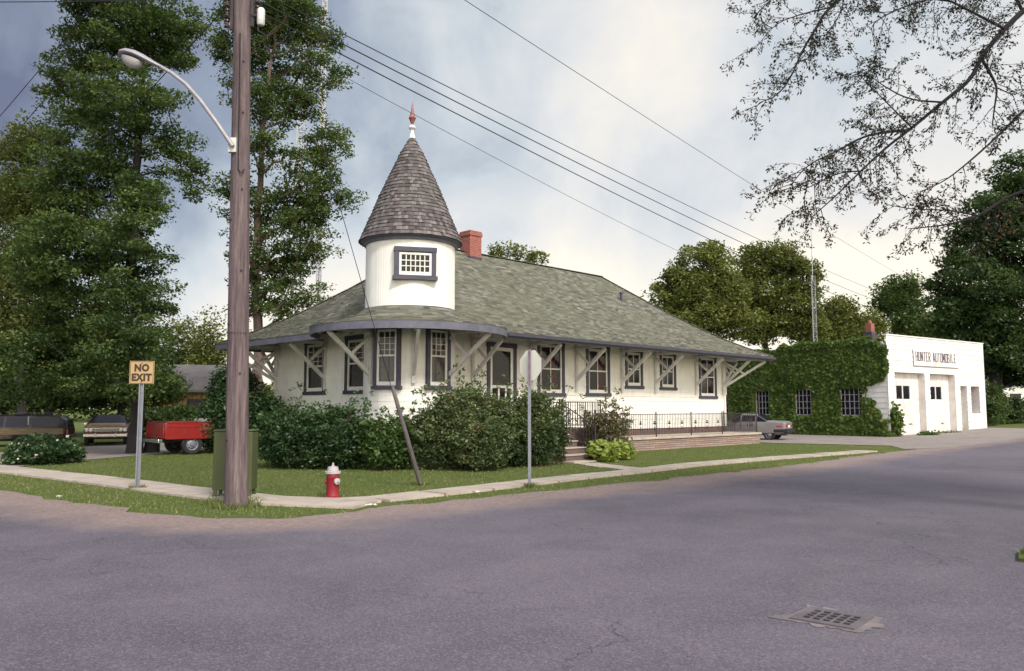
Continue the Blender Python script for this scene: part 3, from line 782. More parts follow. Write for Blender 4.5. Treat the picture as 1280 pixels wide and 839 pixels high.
# ---- chimney, roof vent, red roof vent line
ch = MB(); cu, cv = 6.45, 4.2; cw_ = .33
ch.box2((cu - cw_, cv - cw_, 7.2), (cu + cw_, cv + cw_, 8.98)); ch.box2((cu - cw_ - .035, cv - cw_ - .035, 8.98), (cu + cw_ + .035, cv + cw_ + .035, 9.12)); ch.box2((cu - cw_ - .012, cv - cw_ - .012, 9.12), (cu + cw_ + .012, cv + cw_ + .012, 9.20))
chim = ch.build('chimney', MAT['brick'], roof, bevel=.012)
fl = MB(); fl.box2((cu - .35, cv - .35, 7.9), (cu + .35, cv + .35, 8.08)); fl.build('flashing', MAT['gutter'], roof)
vp = MB(); vu, vv = 14.6, 2.4; zz = rz_(vv + OH); vp.tube([(vu, vv, zz - .1), (vu, vv, zz + .38)], .06, 10); vp.lathe([(.0, zz + .46), (.09, zz + .44), (.10, zz + .38), (.06, zz + .37)], 12, Matrix.Translation((vu, vv, 0))); vp.build('vent_pipe', MAT['gutter'], roof)

# ------------------------------------------------------------------ the terrace along the long wall
ter = thing('terrace', 'low stone terrace with pale slab top and brown steps along the station house', 'terrace', C0, R(45))
LDU0, LDU1 = 2.55, 6.6
t = MB(); t.box2((LDU1 + .02, -1.96, -.2), (19.62, -1.80, .44)); t.box2((19.46, -1.80, -.2), (19.62, -.0, .44)); t.build('stone_wall', MAT['stone'], ter)
t = MB(); t.box2((LDU1 + .02, -2.02, .44), (19.70, .0, .53)); t.build('slab', MAT['concrete'], ter, bevel=.012)
t = MB(); t.box2((LDU0, -2.8, -.2), (LDU1, .0, .99)); land = t.build('landing', MAT['step'], ter, bevel=.012)
t = MB()
for i in range(4):
    z = .99 - .2 * (i + 1); t.box2((2.9, -2.8 - .36 * (i + 1), -.1), (4.28, -2.802 - .36 * i, z))
t.build('steps', MAT['step'], ter, bevel=.012)
t = MB()
for i in range(4):
    z = .99 - .2 * (i + 1); t.box2((2.86, -2.8 - .36 * (i + 1) - .03, z), (4.32, -2.804 - .36 * i, z + .035))
t.box2((2.7, -4.75, -.05), (4.5, -4.28, .05))
t.build('tread', MAT['concrete'], ter, bevel=.008)

def railing(name, label, path, h=.92, loc=C0, posts=None, spear=8, spacing=.115):
    rt = thing(name, label, 'railing', loc, R(45), 'iron railings on the terrace')
    b = MB(); rl = MB(); ps = MB(); orn = MB(); cnt = 0
    for i, (a, c) in enumerate(zip(path, path[1:])):
        a, c = V(a), V(c); d = c - a; L = math.hypot(d.x, d.y); up = V((0, 0, 1))
        for zz, w in ((h, .034), (.10, .022), (h * .36, .016)): rl.bar(a + up * zz, c + up * zz, w, w * .7)
        nb = max(2, int(L / spacing))
        for k in range(1, nb):
            p = a + d * (k / nb); b.bar(p + up * .1, p + up * h, .014, .014, up=(1, 0, 0)); cnt += 1
            if cnt % spear == 4 and abs(d.z) < .05:
                q = p + up * (h * .62)
                orn = MB()
                for zz, r in ((.0, .055), (-.24, .04)):
                    orn.lathe([(.0, -.085), (r * .5, -.07), (r, -.05), (r * .35, .03), (r * .9, .05), (r * .25, .075), (.0, .12)], 8, Matrix.Translation(q + up * zz), smooth=False)
                orn.bar(q + up * -.24, q, .012, .012, up=(1, 0, 0)); orn.build('ornament', MAT['iron'], rt)
    b.build('baluster_lattice', MAT['iron'], rt)
    rl.build('rail', MAT['iron'], rt)
    pts = list(path) if posts is None else posts
    for p in pts:
        p = V(p); m = MB(); m.box(p + V((0, 0, h / 2 + .0)), (.04, .04, h + .06)); m.lathe([(0, .10), (.03, .08), (.034, .055), (.018, .03), (.018, .0)], 8, Matrix.Translation(p + V((0, 0, h)))); m.build('post', MAT['iron'], rt)
    return rt
railing('iron_railing', 'black iron railing with spear ornaments round the raised landing beside the steps', [(4.32, -2.72, .99), (6.52, -2.72, .99), (6.52, -.25, .99)])
railing('iron_railing', 'black iron handrail sloping down the brown steps', [(4.36, -2.78, .95), (4.36, -4.22, .20)], h=.9, spear=99)
railing('iron_railing', 'black iron handrail hidden by the bush at the near side of the steps', [(2.82, -2.78, .95), (2.82, -4.22, .20)], h=.9, spear=99)
railing('iron_railing', 'long low black iron railing along the front edge of the stone terrace', [(6.66, -1.86, .53), (8.6, -1.86, .53), (11.2, -1.86, .53), (13.8, -1.86, .53), (16.35, -1.86, .53), (19.52, -1.86, .53), (19.52, -.1, .53)])
# ------------------------------------------------------------------ street furniture
def polewood():
    N = NT('weathered_pole_wood'); p = N.pos(); a = N.mapping(p, (1, 1, .06))
    n = N.noise(a, 14, 8, .7); n2 = N.noise(a, 60, 4, .7); n3 = N.noise(p, .5, 5, .6)
    c = N.ramp(n, [(.3, (.055, .040, .044)), (.5, (.135, .102, .110)), (.72, (.26, .21, .212))])
    c = N.mix(N.math('MULTIPLY', N.ramp(n2, [(.5, 0), (.7, 1)]), .5), c, (.04, .028, .03))
    c = N.mix(N.math('MULTIPLY', N.ramp(n3, [(.4, 0), (.7, 1)]), .4), c, (.10, .07, .075))
    N.principled(c, .9, 0, N.bump(N.math('ADD', n, n2), .9, .012), .2); return N.m
MAT['pole'] = polewood()
MAT['porcelain'] = worn('brown_porcelain', (.05, .03, .03), .3, .2, 5, .02, 30)
MAT['white_can'] = worn('pale_grey_can', (.62, .62, .62), .45, .1, 5, .05, 40, dirt=(.35, .32, .3))
MAT['lamp_metal'] = worn('grey_lamp_casting', (.33, .31, .34), .5, .15, 6, .1, 60, metal=.2, dirt=(.2, .19, .2))

pb = g(295, 634); pole = thing('utility_pole', 'tall weathered brown wooden utility pole in front of the green box at the corner', 'utility pole', (pb.x, pb.y, 0))
PT = 12.4; lean = V((-.018, 0, 1))
def pp(z, dx=0, dy=0): return V((lean.x * z + dx, dy, z))
def pr(z): return .198 - .0058 * z
m = MB(); zs = [-.3, .02, .3, 1, 2, 3, 4, 5, 6, 7, 8, 9, 10, 11, PT]
m.tube([pp(z) for z in zs], [pr(z) * (1.08 if z < .2 else 1) for z in zs], 28)
m.build('shaft', MAT['pole'], pole)
def weather_bolt(z, ang, r=.02):
    q = MB(); d = V((math.cos(ang), math.sin(ang), 0)); q.tube([pp(z) + d * (pr(z) - .01), pp(z) + d * (pr(z) + .03)], r, 8); q.build('bolt', MAT['iron'], pole)
for i, z in enumerate((1.15, 2.3, 3.15, 4.1, 5.0, 5.55, 6.35, 6.95, 7.5, 7.9)): weather_bolt(z, R(-90 + (30 if i % 2 else -38)), .017)
for i in range(9): weather_bolt(3.0, R(-150 + i * 15), .007)
m = MB(); m.tube([pp(z, .02 + .0 * z, -pr(z) - .01) for z in (5.9, 6.6, 7.5, 8.4)], .012, 6); m.tube([pp(5.9, .02, -pr(5.9) - .01), pp(5.82, .08, -pr(5.8) - .04), pp(5.9, .13, -pr(5.9))], .012, 6); m.build('cable_run', MAT['wire'], pole)
def rack(side, zt, n=3, name='insulator_rack'):
    m = MB(); x = side * (pr(zt) + .02)
    m.box(pp(zt - .28, x + side * .02), (.05, .05, .68)); 
    for k in range(n + 1): m.box(pp(zt - .0 - .2 * k + .03, x + side * .09), (.15, .04, .015))
    rk = m.build(name, MAT['iron'], pole)
    for k in range(n):
        q = MB(); q.lathe([(.0, .065), (.045, .065), (.05, .04), (.03, .02), (.03, -.02), (.05, -.04), (.045, -.065), (0, -.065)], 12, Matrix.Translation(pp(zt - .1 - .2 * k, x + side * .11))); q.build('insulator', MAT['porcelain'], rk)
rack(-1, 9.16); rack(1, 9.22, 2)
q = MB(); q.lathe([(0, 8.60), (.05, 8.60), (.07, 8.63), (.07, 8.88), (.05, 8.92), (0, 8.92)], 16, Matrix.Translation(V((lean.x * 8.4 + pr(8.4) + .20, -.05, 0)))); q.build('cutout_can', MAT['white_can'], pole)
q = MB(); q.bar(pp(8.8, pr(8.8)), pp(8.8, pr(8.8) + .16, -.05), .04, .05); q.tube([pp(8.8, pr(8.8) + .14, -.05), pp(8.5, pr(8.5) + .16, -.05), pp(8.42, pr(8.5) + .3, 0), pp(8.6, pr(8.5) + .48, 0)], .012, 6); q.build('can_bracket', MAT['iron'], pole)
q = MB(); q.bar(pp(10.9, -1.1, -.2), pp(10.9, 1.1, -.2), .1, .12); ca = q.build('crossarm', MAT['pole'], pole)
for x in (-1, -.45, .45, 1):
    q = MB(); q.lathe([(0, 0), (.05, 0), (.06, .04), (.035, .07), (.045, .11), (0, .14)], 12, Matrix.Translation(pp(10.96, x, -.2))); q.build('insulator', MAT['porcelain'], ca)

# street lamp bolted to the pole
def pl(px, py, dy=0): return at(px, py, pb.y - .25 + dy)
lampb = pl(289, 182, .12); lamp = thing('street_lamp', 'grey cobra-head street lamp on a curved arm bolted to the wooden pole', 'street lamp', lampb)
L_ = lambda px, py, dy=0: pl(px, py, dy) - lampb
m = MB(); m.tube([L_(291, 183), L_(272, 155), L_(250, 125), L_(232, 105), L_(214, 91), L_(198, 82), L_(186, 77)], [.038, .038, .037, .036, .034, .034, .034], 12); m.build('arm', MAT['lamp_metal'], lamp)
m = MB(); m.box(L_(291, 182, .09), (.14, .10, .26)); m.build('mounting_plate', MAT['white_can'], lamp, bevel=.006)
# head: lofted casting along its axis
hx = [(202, 84.5, .045, .045), (192, 80, .075, .075), (181, 74.5, .11, .10), (170, 70, .145, .115), (160, 67.5, .155, .105), (153, 67.5, .13, .08), (149.5, 69, .07, .05), (148, 70, .02, .02)]
m = MB(); nr = 14; vs = []; fs = []
for px, py, hw, hh in hx:
    c = L_(px, py)
    for k in range(nr):
        a = 2 * math.pi * k / nr; s_ = math.sin(a); vs.append(c + V((0, math.cos(a) * hw, s_ * hh * (.8 if s_ > 0 else .35))))
for i in range(len(hx) - 1):
    for k in range(nr): fs.append((i * nr + k, i * nr + (k + 1) % nr, (i + 1) * nr + (k + 1) % nr, (i + 1) * nr + k))
fs += [tuple(range(nr)), tuple(range((len(hx) - 1) * nr, len(hx) * nr))]
m.add(vs, fs, smooth=True); m.build('lamp_head', MAT['lamp_metal'], lamp)
def lensmat():
    N = NT('prismatic_lamp_glass'); p = N.pos()
    N.principled((.34, .32, .33), .22, 0, N.bump(N.noise(p, 55, 3), .6, .01), .6); return N.m
MAT['lens'] = lensmat()
m = MB(); c = L_(166, 73.5); vs = []; fs = []; nn = 16
for j in range(6):
    t = j / 5 * math.pi / 2
    for k in range(nn):
        a = 2 * math.pi * k / nn; vs.append(c + V((math.cos(a) * math.cos(t) * .185 - .02, math.sin(a) * math.cos(t) * .125, -math.sin(t) * .175 + .35 * .185 * math.cos(a) * math.cos(t) * -.9)))
for j in range(5):
    for k in range(nn): fs.append((j * nn + k, j * nn + (k + 1) % nn, (j + 1) * nn + (k + 1) % nn, (j + 1) * nn + k))
m.add(vs, fs, smooth=True); m.build('lens', MAT['lens'], lamp)

# overhead wires
def sagline(a, b, sag, n=40):
    a, b = V(a), V(b); return [a.lerp(b, i / n) - V((0, 0, sag * 4 * (i / n) * (1 - i / n))) for i in range(n + 1)]
def wire(label, a, b, sag=.4, r=.011, name='overhead_wire', group='overhead wires from the pole'):
    a, b = V(a), V(b); m = MB(); m.tube([p - a for p in sagline(a, b, sag)], r * .72, 5)
    o = m.build(name, MAT['wire'], loc=a); tag(o, label, 'wire', group); return o
P0 = V((pb.x, pb.y, 0))
wpx = lambda px, py, Y: at(px, py, Y)
far = lambda px, py: at(px, py, 74)
wire('upper of the three thick black wires running right over the house roof', P0 + pp(9.28, .28), far(1165, 390), .5, .015)
wire('middle of the three thick black wires running right over the house roof', P0 + pp(9.10, .28), far(1165, 398), .7, .018)
wire('lower of the three thick black wires running right past the cone roof', P0 + pp(8.90, .28), far(1165, 406), .9, .018)
wire('faint thin wire sagging lowest behind the cone roof finial', P0 + pp(8.6, .2), far(1165, 422), 1.5, .008)
wire('highest thin wire crossing the bright clouds well above the roof', P0 + pp(11.1, 1.0, -.2), far(1165, 366), .3, .012)
wire('black wire dropping left from the pole across the tall ash tree', P0 + pp(9.0, -.28), at(-120, 398, 46), .7, .014)
wire('black wire at the far upper left falling from the crossarm', P0 + pp(11.1, -1.0, -.2), at(-150, 300, 40), .5, .014)
wire('second black wire crossing the sky at the upper left corner', P0 + pp(11.1, -.45, -.2), at(-260, 470, 34), .5, .014)
wire('nearly level black wire along the top left edge of the sky', P0 + pp(9.15, -.28), at(-420, -6, 13.2), .1, .012)
# guy wire with its guard
ga = g(526, 607); guy = thing('guy_wire', 'thin guy wire with a brown guard sleeve slanting into the lawn beside the bush', 'guy wire', ga)
gt = P0 + pp(11.6) - ga
m = MB(); m.tube([V((0, 0, -.1)), gt], .008, 5); m.build('cable', MAT['wire'], guy)
gd = gt.normalized(); MAT['guard'] = worn('brown_guard', (.075, .066, .078), .7, .35, 3, .3, 40, stretch=(1, 1, .2), dirt=(.25, .2, .19), dirt_amt=.5)
m = MB(); m.tube([gd * .05, gd * .4, gd * 2.28, gd * 2.35], [.048, .05, .042, .03], 10); m.build('guard_sleeve', MAT['guard'], guy)
m = MB(); m.tube([V((0, 0, -.15)), gd * .18], .03, 8); m.tube([gd * .12 + V((-.05, 0, 0)), gd * .12 + V((.05, 0, 0))], .02, 8); m.build('anchor', MAT['iron'], guy)

# --- lettering
def text_mesh(body, size, M, extrude=.004, bold=.0, xs=1.0, spacing=1.0, shear=0):
    cu = bpy.data.curves.new('txt', 'FONT'); cu.body = body; cu.size = size; cu.extrude = extrude; cu.offset = bold; cu.space_character = spacing
    cu.align_x = 'CENTER'; cu.align_y = 'CENTER'; cu.resolution_u = 3
    o = bpy.data.objects.new('txt', cu); COL.objects.link(o)
    dg = bpy.context.evaluated_depsgraph_get(); me = bpy.data.meshes.new_from_object(o.evaluated_get(dg))
    bpy.data.objects.remove(o); bpy.data.curves.remove(cu)
    me.transform(M @ Matrix.Diagonal((xs, 1, 1, 1)))
    return me
def mesh_obj(name, me, mat, parent):
    me.materials.clear(); me.materials.append(mat); o = bpy.data.objects.new(name, me); COL.objects.link(o); o.parent = parent; return o
def face_dir(rz):   # text plane: x along local x, reading side towards -y
    return Matrix.Rotation(math.pi / 2, 4, 'X')

def chan_post(mb, h, w=.06):
    for x in (-w / 2, w / 2): mb.box2((x - .006, -.004, -.3), (x + .006, .03, h))
    mb.box2((-w / 2, .026, -.3), (w / 2, .034, h)); mb.box2((-w / 2 - .02, -.006, -.3), (-w / 2, -.001, h)); mb.box2((w / 2, -.006, -.3), (w / 2 + .02, -.001, h))
    for k in range(int(h / .1)): mb.box((0, .022, .1 + k * .1), (.012, .012, .02), tint=1)
MAT['sign_yellow'] = worn('faded_yellow_sign', (.43, .295, .14), .5, .08, 5, .05, 40, dirt=(.4, .26, .12), dirt_amt=.4)
MAT['sign_brown'] = worn('dark_sign_lettering', (.045, .02, .02), .5, .2, 6, .02, 40)
MAT['sign_back'] = worn('pale_sign_back', (.88, .86, .76), .42, .05, 3, .05, 40, dirt=(.6, .6, .57), dirt_amt=.3)
MAT['post_purple'] = worn('red_brown_post_face', (.20, .07, .085), .55, .25, 8, .1, 50, dirt=(.3, .27, .3))
nb = g(171.5, 612); ne = thing('no_exit_sign', 'square yellow sign reading NO EXIT on a grey steel post', 'road sign', (nb.x, nb.y, 0), R(9))
zt = at(171.5, 451.5, nb.y).z; zb = at(171.5, 480, nb.y).z; S = zt - zb
m = MB(); chan_post(m, zb + .30 * S); m.build('post', MAT['steel'], ne)
m = MB(); m.box((0, -.012, (zt + zb) / 2), (S * 1.02, .006, S)); pan = m.build('panel', MAT['sign_yellow'], ne, bevel=.004)
m = MB(); h = S / 2 - .014; c = (zt + zb) / 2
for a, b_ in (((-h, h), (h, h)), ((-h, -h), (h, -h)), ((-h, -h), (-h, h)), ((h, -h), (h, h))): m.bar((a[0], -.0165, c + a[1]), (b_[0], -.0165, c + b_[1]), .009, .003, up=(0, 1, 0))
m.build('border', MAT['sign_brown'], pan)
me = text_mesh('NO\nEXIT', S * .42, Matrix.Translation((0, -.0165, c - .0)) @ face_dir(0), .0025, .012, .88, 1.1); 
# centre the two lines on the panel
zz = [v.co.z for v in me.vertices]; dz = c - (max(zz) + min(zz)) / 2; xx = [v.co.x for v in me.vertices]; dx = -(max(xx) + min(xx)) / 2
me.transform(Matrix.Translation((dx, 0, dz))); mesh_obj('lettering', me, MAT['sign_brown'], pan)
m = MB()
for zq in (zt - .045, zb + .045): m.lathe([(0, .012), (.011, .01), (.014, 0)], 8, Matrix.Translation((0, -.015, zq)) @ Matrix.Rotation(math.pi / 2, 4, 'X'))
m.build('bolt', MAT['iron'], pan)

sb = g(662, 609); st = thing('stop_sign', 'octagonal sign seen from its blank pale back on a grey post by the pavement', 'road sign', (sb.x, sb.y, 0), R(-4))
zt = at(664, 438, sb.y).z; zb = at(664, 476, sb.y).z; rr = (zt - zb) / 2; c = (zt + zb) / 2; ww = 27.5 / 38.0
m = MB(); k = math.tan(math.pi / 8) * rr
octo = [(-rr, -k), (-k, -rr), (k, -rr), (rr, -k), (rr, k), (k, rr), (-k, rr), (-rr, k)]
Ms = Matrix.Rotation(R(-43), 4, 'Z')
def octf(p, t): return Ms @ V((p[0], t, c + p[1]))
m.prism(octo, octf, .03, .036); sp = m.build('panel', MAT['sign_back'], st, bevel=.003)
MAT['stop_red'] = worn('stop_sign_red', (.42, .03, .035), .45, .1, 5, .03, 40); MAT['sign_white'] = worn('white_lettering', (.8, .8, .8), .5, .05, 5, 0, 40)
m = MB(); m.prism([(x * .97, z * .97) for x, z in octo], octf, .0365, .039); sf_ = m.build('sign_face', MAT['stop_red'], sp)
me = text_mesh('STOP', rr * .85, Matrix.Translation((0, .0395, c)) @ Matrix.Rotation(math.pi, 4, 'Z') @ face_dir(0), .002, .008, .85)
me.transform(Ms); mesh_obj('lettering', me, MAT['sign_white'], sf_)
m = MB(); 
for x in (-.028, .028): m.box2((x - .006, -.032, -.3), (x + .006, .0, zt + .02))
m.box2((-.03, -.036, -.3), (.03, -.03, zt + .02)); m.build('post', MAT['steel'], st)
m = MB(); m.box2((-.016, -.041, zb - .1), (.016, -.0365, zt + .02)); m.build('post_strip', MAT['post_purple'], st)
m = MB(); 
for zq in (zt - .07, zb + .07): m.tube([V((0, -.045, zq)), V((0, .03, zq))], .012, 8)
m.build('bolt', MAT['iron'], st)

# --- fire hydrant
MAT['hyd_red'] = worn('red_hydrant_paint', (.26, .014, .026), .45, .2, 7, .15, 50, dirt=(.2, .03, .03), dirt_amt=.5)
MAT['hyd_grey'] = worn('pale_grey_hydrant_paint', (.40, .37, .39), .5, .12, 7, .15, 50, dirt=(.35, .3, .3), dirt_amt=.5)
hb = g(415.5, 622); hy = thing('fire_hydrant', 'red fire hydrant with a pale grey bonnet and caps beside the pavement corner', 'fire hydrant', (hb.x, hb.y, 0), R(20))
m = MB(); m.lathe([(.0, -.1), (.15, -.1), (.15, .03), (.128, .04), (.118, .07), (.116, .36), (.124, .37), (.124, .42), (.12, .43), (.12, .455), (.0, .456)], 28); m.build('barrel', MAT['hyd_red'], hy)
m = MB(); m.lathe([(.0, .452), (.150, .452), (.152, .49), (.112, .495), (.108, .53), (.095, .58), (.0, .60)], 28)
for k in range(8):
    a = 2 * math.pi * k / 8; m.lathe([(0, .505), (.012, .503), (.014, .49)], 6, Matrix.Translation((.133 * math.cos(a), .133 * math.sin(a), 0)))
bon = m.build('bonnet', MAT['hyd_grey'], hy)
m = MB(); m.lathe([(.034, .585), (.032, .61), (.02, .615), (.018, .655), (0, .66)], 5, smooth=False); m.build('operating_nut', MAT['hyd_grey'], bon)
def nozzle(ang, r, z, mat, d=.12):
    M = Matrix.Translation((0, 0, z)) @ Matrix.Rotation(ang, 4, 'Z') @ Matrix.Rotation(math.pi / 2, 4, 'Y')
    q = MB(); q.lathe([(r * .75, .08), (r * .75, d), (r, d + .002), (r, d + .035), (r * .8, d + .045), (0, d + .048)], 18, M); q.lathe([(r * .3, d + .04), (r * .28, d + .07), (0, d + .072)], 5, M, smooth=False)
    q.build('nozzle_cap', mat, hy)
nozzle(R(-62), .062, .31, MAT['hyd_grey']); nozzle(R(160), .045, .30, MAT['hyd_red'], .10); nozzle(R(28), .045, .30, MAT['hyd_red'], .10)
m = MB(); pts = [V((-.13, -.02, .29)), V((-.15, -.03, .24)), V((-.145, -.03, .19)), V((-.125, -.02, .17))]; m.tube(pts, .006, 5); m.build('chain', MAT['iron'], hy)

# --- the green relay box behind the pole
MAT['box_green'] = worn('drab_green_paint', (.062, .078, .030), .55, .14, 2.5, .15, 50, dirt=(.10, .09, .05), dirt_amt=.4)
rb0, rb1 = g(266, 627), g(317, 622); bxc = (rb0 + rb1) / 2 + V((-.10, .33, 0)); wdt = .72
rbx = thing('relay_box', 'drab green metal mail relay box on short legs behind the wooden pole', 'mail box', (bxc.x, bxc.y, 0), R(4))
m = MB(); m.box2((-wdt / 2, -.22, .15), (wdt / 2, .24, 1.25)); m.box2((-wdt / 2 - .015, -.235, 1.25), (wdt / 2 + .015, .255, 1.29)); m.build('body', MAT['box_green'], rbx, bevel=.02)
for x in (-1, 1):
    for y in (-1, 1):
        m = MB(); m.bar((x * (wdt / 2 - .06), y * .19, .16), (x * (wdt / 2 - .02), y * .2, -.03), .06, .05, up=(0, 1, 0)); m.build('leg', MAT['box_green'], rbx)
m = MB(); m.box2((-wdt / 2 + .08, .235, .4), (wdt / 2 - .08, .25, 1.2)); dr_ = m.build('door', MAT['box_green'], rbx, bevel=.006)
m = MB(); m.tube([(.2, .245, .85), (.2, .29, .85), (.2, .29, .75), (.2, .245, .75)], .012, 6); m.build('handle', MAT['steel'], dr_)
for x in (-wdt / 2 + .06, wdt / 2 - .06):
    m = MB(); m.box2((x - .01, -.226, .2), (x + .01, -.221, 1.2)); m.build('seam_strip', MAT['box_green'], rbx)

# --- storm drain in the road
DZ = .034
dc = [g(*p, DZ) for p in ((985, 773), (1024, 762), (1098, 771), (1052, 788))]
ctr = sum(dc, V()) / 4; ux = ((dc[2] - dc[1]) + (dc[3] - dc[0])).normalized(); ang = math.atan2(ux.y, ux.x)
MAT['castiron'] = worn('worn_cast_iron', (.115, .10, .118), .6, .25, 5, .3, 60, dirt=(.16, .13, .13), dirt_amt=.5)
MAT['patch'] = worn('pale_worn_patch', (.215, .18, .185), .92, .28, 3, .5, 50, dirt=(.12, .10, .105), dirt_amt=.7)
MAT['darkpatch'] = worn('dark_asphalt_patch', (.055, .047, .056), .9, .3, 4, .6, 70, dirt=(.12, .10, .11), dirt_amt=.6)
MAT['pit_shade'] = worn('drain_shade_black', (.008, .007, .008), .9, .2, 4, 0, 20)
DW = (dc[2] - dc[1]).length; DD = (dc[0] - dc[1]).length * .78
dr0 = thing('storm_drain', 'cast iron storm drain grate set in the asphalt', 'drain', (ctr.x, ctr.y, .0345), ang)
W2, D2 = .195, .165
m = MB(); o_ = .055
for a, b_ in (((-W2 - o_, -D2 - .07), (W2 + o_, -D2)), ((-W2 - o_, D2), (W2 + o_, D2 + .07)), ((-W2 - o_, -D2), (-W2, D2)), ((W2, -D2), (W2 + o_, D2))): m.box2((*a, -.03), (*b_, .012))
m.build('frame', MAT['castiron'], dr0)
m = MB(); nx_, ny_ = 5, 4
for i in range(nx_ + 1):
    x = -W2 + .0 + (2 * W2) * i / nx_; m.box((x, 0, .001), (.018, 2 * D2 - .004, .021))
for j in range(ny_ + 1):
    y = -D2 + .004 + (2 * D2 - .008) * j / ny_; m.box((0, y, .0), (2 * W2 - .004, .018, .021))
m.build('grate', MAT['castiron'], dr0)
m = MB(); m.box2((-W2, -D2, -.035), (W2, D2, .0015)); m.build('pit_shade', MAT['pit_shade'], dr0)  # near-black plate colours in the darkness below the grate; the road has no hole
def patch(name, cpx, rx, ry, mat, dz, seed, rot=0):
    c = g(*cpx, .03); rnd = random.Random(seed); n = 40; m = MB(); pts = []
    for i in range(n):
        a = 2 * math.pi * i / n; k = 1 + .28 * mnoise.noise(V((math.cos(a) * 1.6 + seed, math.sin(a) * 1.6, seed))) + rnd.uniform(-.05, .05)
        x, y = math.cos(a) * rx * k, math.sin(a) * ry * k; pts.append((c.x + x * math.cos(rot) - y * math.sin(rot), c.y + x * math.sin(rot) + y * math.cos(rot), gz(c.x, c.y) + .032 + dz))
    m.add(pts, [tuple(range(n))]); o = m.build(name, mat)
    if o.data.polygons[0].normal.z < 0: o.data.flip_normals()
    return structure(o)
# worn concrete collar round the frame: a ring, open where the drain sits
rnd = random.Random(4); m = MB(); n = 64; inn = []; out = []
for i in range(n):
    t = 2 * math.pi * i / n; cx_, sy_ = math.cos(t), math.sin(t); k = 1 / max(abs(cx_) / .252, abs(sy_) / .237)
    ko = 1.08 + max(0, .6 * mnoise.noise(V((cx_ * 1.7 + 4, sy_ * 1.7, 1.3))) + .35 * mnoise.noise(V((cx_ * 6, sy_ * 6, 3.3)))) + (.16 if cx_ > .5 else .02)
    for q, kk in ((inn, k), (out, k * ko)):
        x, y = cx_ * kk, sy_ * kk; q.append((ctr.x + x * math.cos(ang) - y * math.sin(ang), ctr.y + x * math.sin(ang) + y * math.cos(ang), .0362))
m.add(inn + out, [(i, (i + 1) % n, n + (i + 1) % n, n + i) for i in range(n)]); o = m.build('road_patch', MAT['patch'])
if o.data.polygons[0].normal.z < 0: o.data.flip_normals()
structure(o)
# scraps of litter
MAT['paper'] = worn('white_paper', (.75, .74, .72), .8, .05, 5, .05, 40)
def litter(px, py, w, d, label):
    c = g(px, py); m = MB(); n = 6; rnd = random.Random(int(px)); vs = []
    for i in range(n + 1):
        for j in range(3): vs.append(((i / n - .5) * w, (j / 2 - .5) * d, .02 + rnd.uniform(0, .025)))
    m.add(vs, [(i * 3 + j, i * 3 + 3 + j, i * 3 + 4 + j, i * 3 + 1 + j) for i in range(n) for j in range(2)])
    b = MB(); b.v = m.v + [(x, y, z - .006) for x, y, z in m.v]; nv = len(m.v); b.f = m.f + [tuple(i + nv for i in f)[::-1] for f in m.f]; b.sm = [False] * len(b.f); b.t = [.5] * len(b.v)
    o = b.build('paper_scrap', MAT['paper'], loc=(c.x, c.y, gz(c.x, c.y) + .04), fix=False); tag(o, label, 'litter')
litter(464, 636, .20, .06, 'white scrap of paper on the road edge below the hydrant')
litter(595, 619, .14, .07, 'white scrap of paper on the verge near the stop sign')
litter(74, 625, .10, .06, 'white scrap of paper on the dirt shoulder at the left')
# ------------------------------------------------------------------ the garage
GA = V((21.0, 44.75, 0)); gdir = V((.817, .576, 0)); gang = math.atan2(gdir.y, gdir.x)
garage = thing('garage', 'white sided two-bay garage with a flat parapet and painted sign', 'garage', GA, gang)
GL, GD, GH = 11.25, 17.0, 5.78
# openings on the front: x from the corner
def gx(px):            # distance along the front seen at pixel column
    k = (px - 640) / 1000.0; return (k * GA.y - GA.x) / (gdir.x - k * gdir.y)
D1 = (gx(1117.5), gx(1155)); D2 = (gx(1161.5), gx(1192.5)); D3 = (gx(1199), gx(1207)); W3 = (gx(1212), gx(1222.5))
ztop = 3.72
m = MB(); Mf = frame((0, 0, 0), (1, 0, 0), (0, -1, 0))
siding(m, Mf, GL, -.1, GH, [(*D1, -.2, ztop), (*D2, -.2, ztop), (*D3, -.2, 3.05), (*W3, 1.35, 3.05)], course=.30, proud=.03, seed=11)
siding(m, frame((0, GD, 0), (0, -1, 0), (-1, 0, 0)), GD, -.1, GH - .45, [(GD - b, GD - a, 1.3, 2.85) for a, b in ((1.5, 2.96), (4.67, 6.02), (7.73, 9.0), (11.0, 12.3))], course=.30, proud=.02, seed=12)
siding(m, frame((GL, 0, 0), (0, 1, 0), (1, 0, 0)), GD, -.1, GH - .3, [], course=.30, proud=.02, seed=13)
siding(m, frame((GL, GD, 0), (-1, 0, 0), (0, 1, 0)), GL, -.1, GH - .3, [], course=.30, proud=.02, seed=14)
m.box2((-.03, -.03, -.1), (.09, .0, GH)); m.box2((GL - .09, -.03, -.1), (GL + .03, .0, GH))
m.build('wall', MAT['garage'], garage, fix=False)
MAT['reveal'] = worn('pinkish_white_door_paint', (.72, .68, .66), .6, .1, 2, .1, 40, dirt=(.42, .36, .34), dirt_amt=.5)
m = MB(); dp = .48
def reveal(x0, x1, z0, z1, d=dp):
    m.box2((x0 - .06, .002, z0), (x0, d, z1)); m.box2((x1, .002, z0), (x1 + .06, d, z1)); m.box2((x0 - .06, .002, z1), (x1 + .06, d, z1 + .06))
reveal(*D1, -.1, ztop); reveal(*D2, -.1, ztop); reveal(*D3, -.1, 3.05, .7); reveal(*W3, 1.35, 3.05, .6)
m.box2((W3[0], .002, 1.29), (W3[1], .6, 1.35)); m.box2((D3[0], .66, -.1), (D3[1], .7, 3.05)); m.build('reveal', MAT['reveal'], garage)
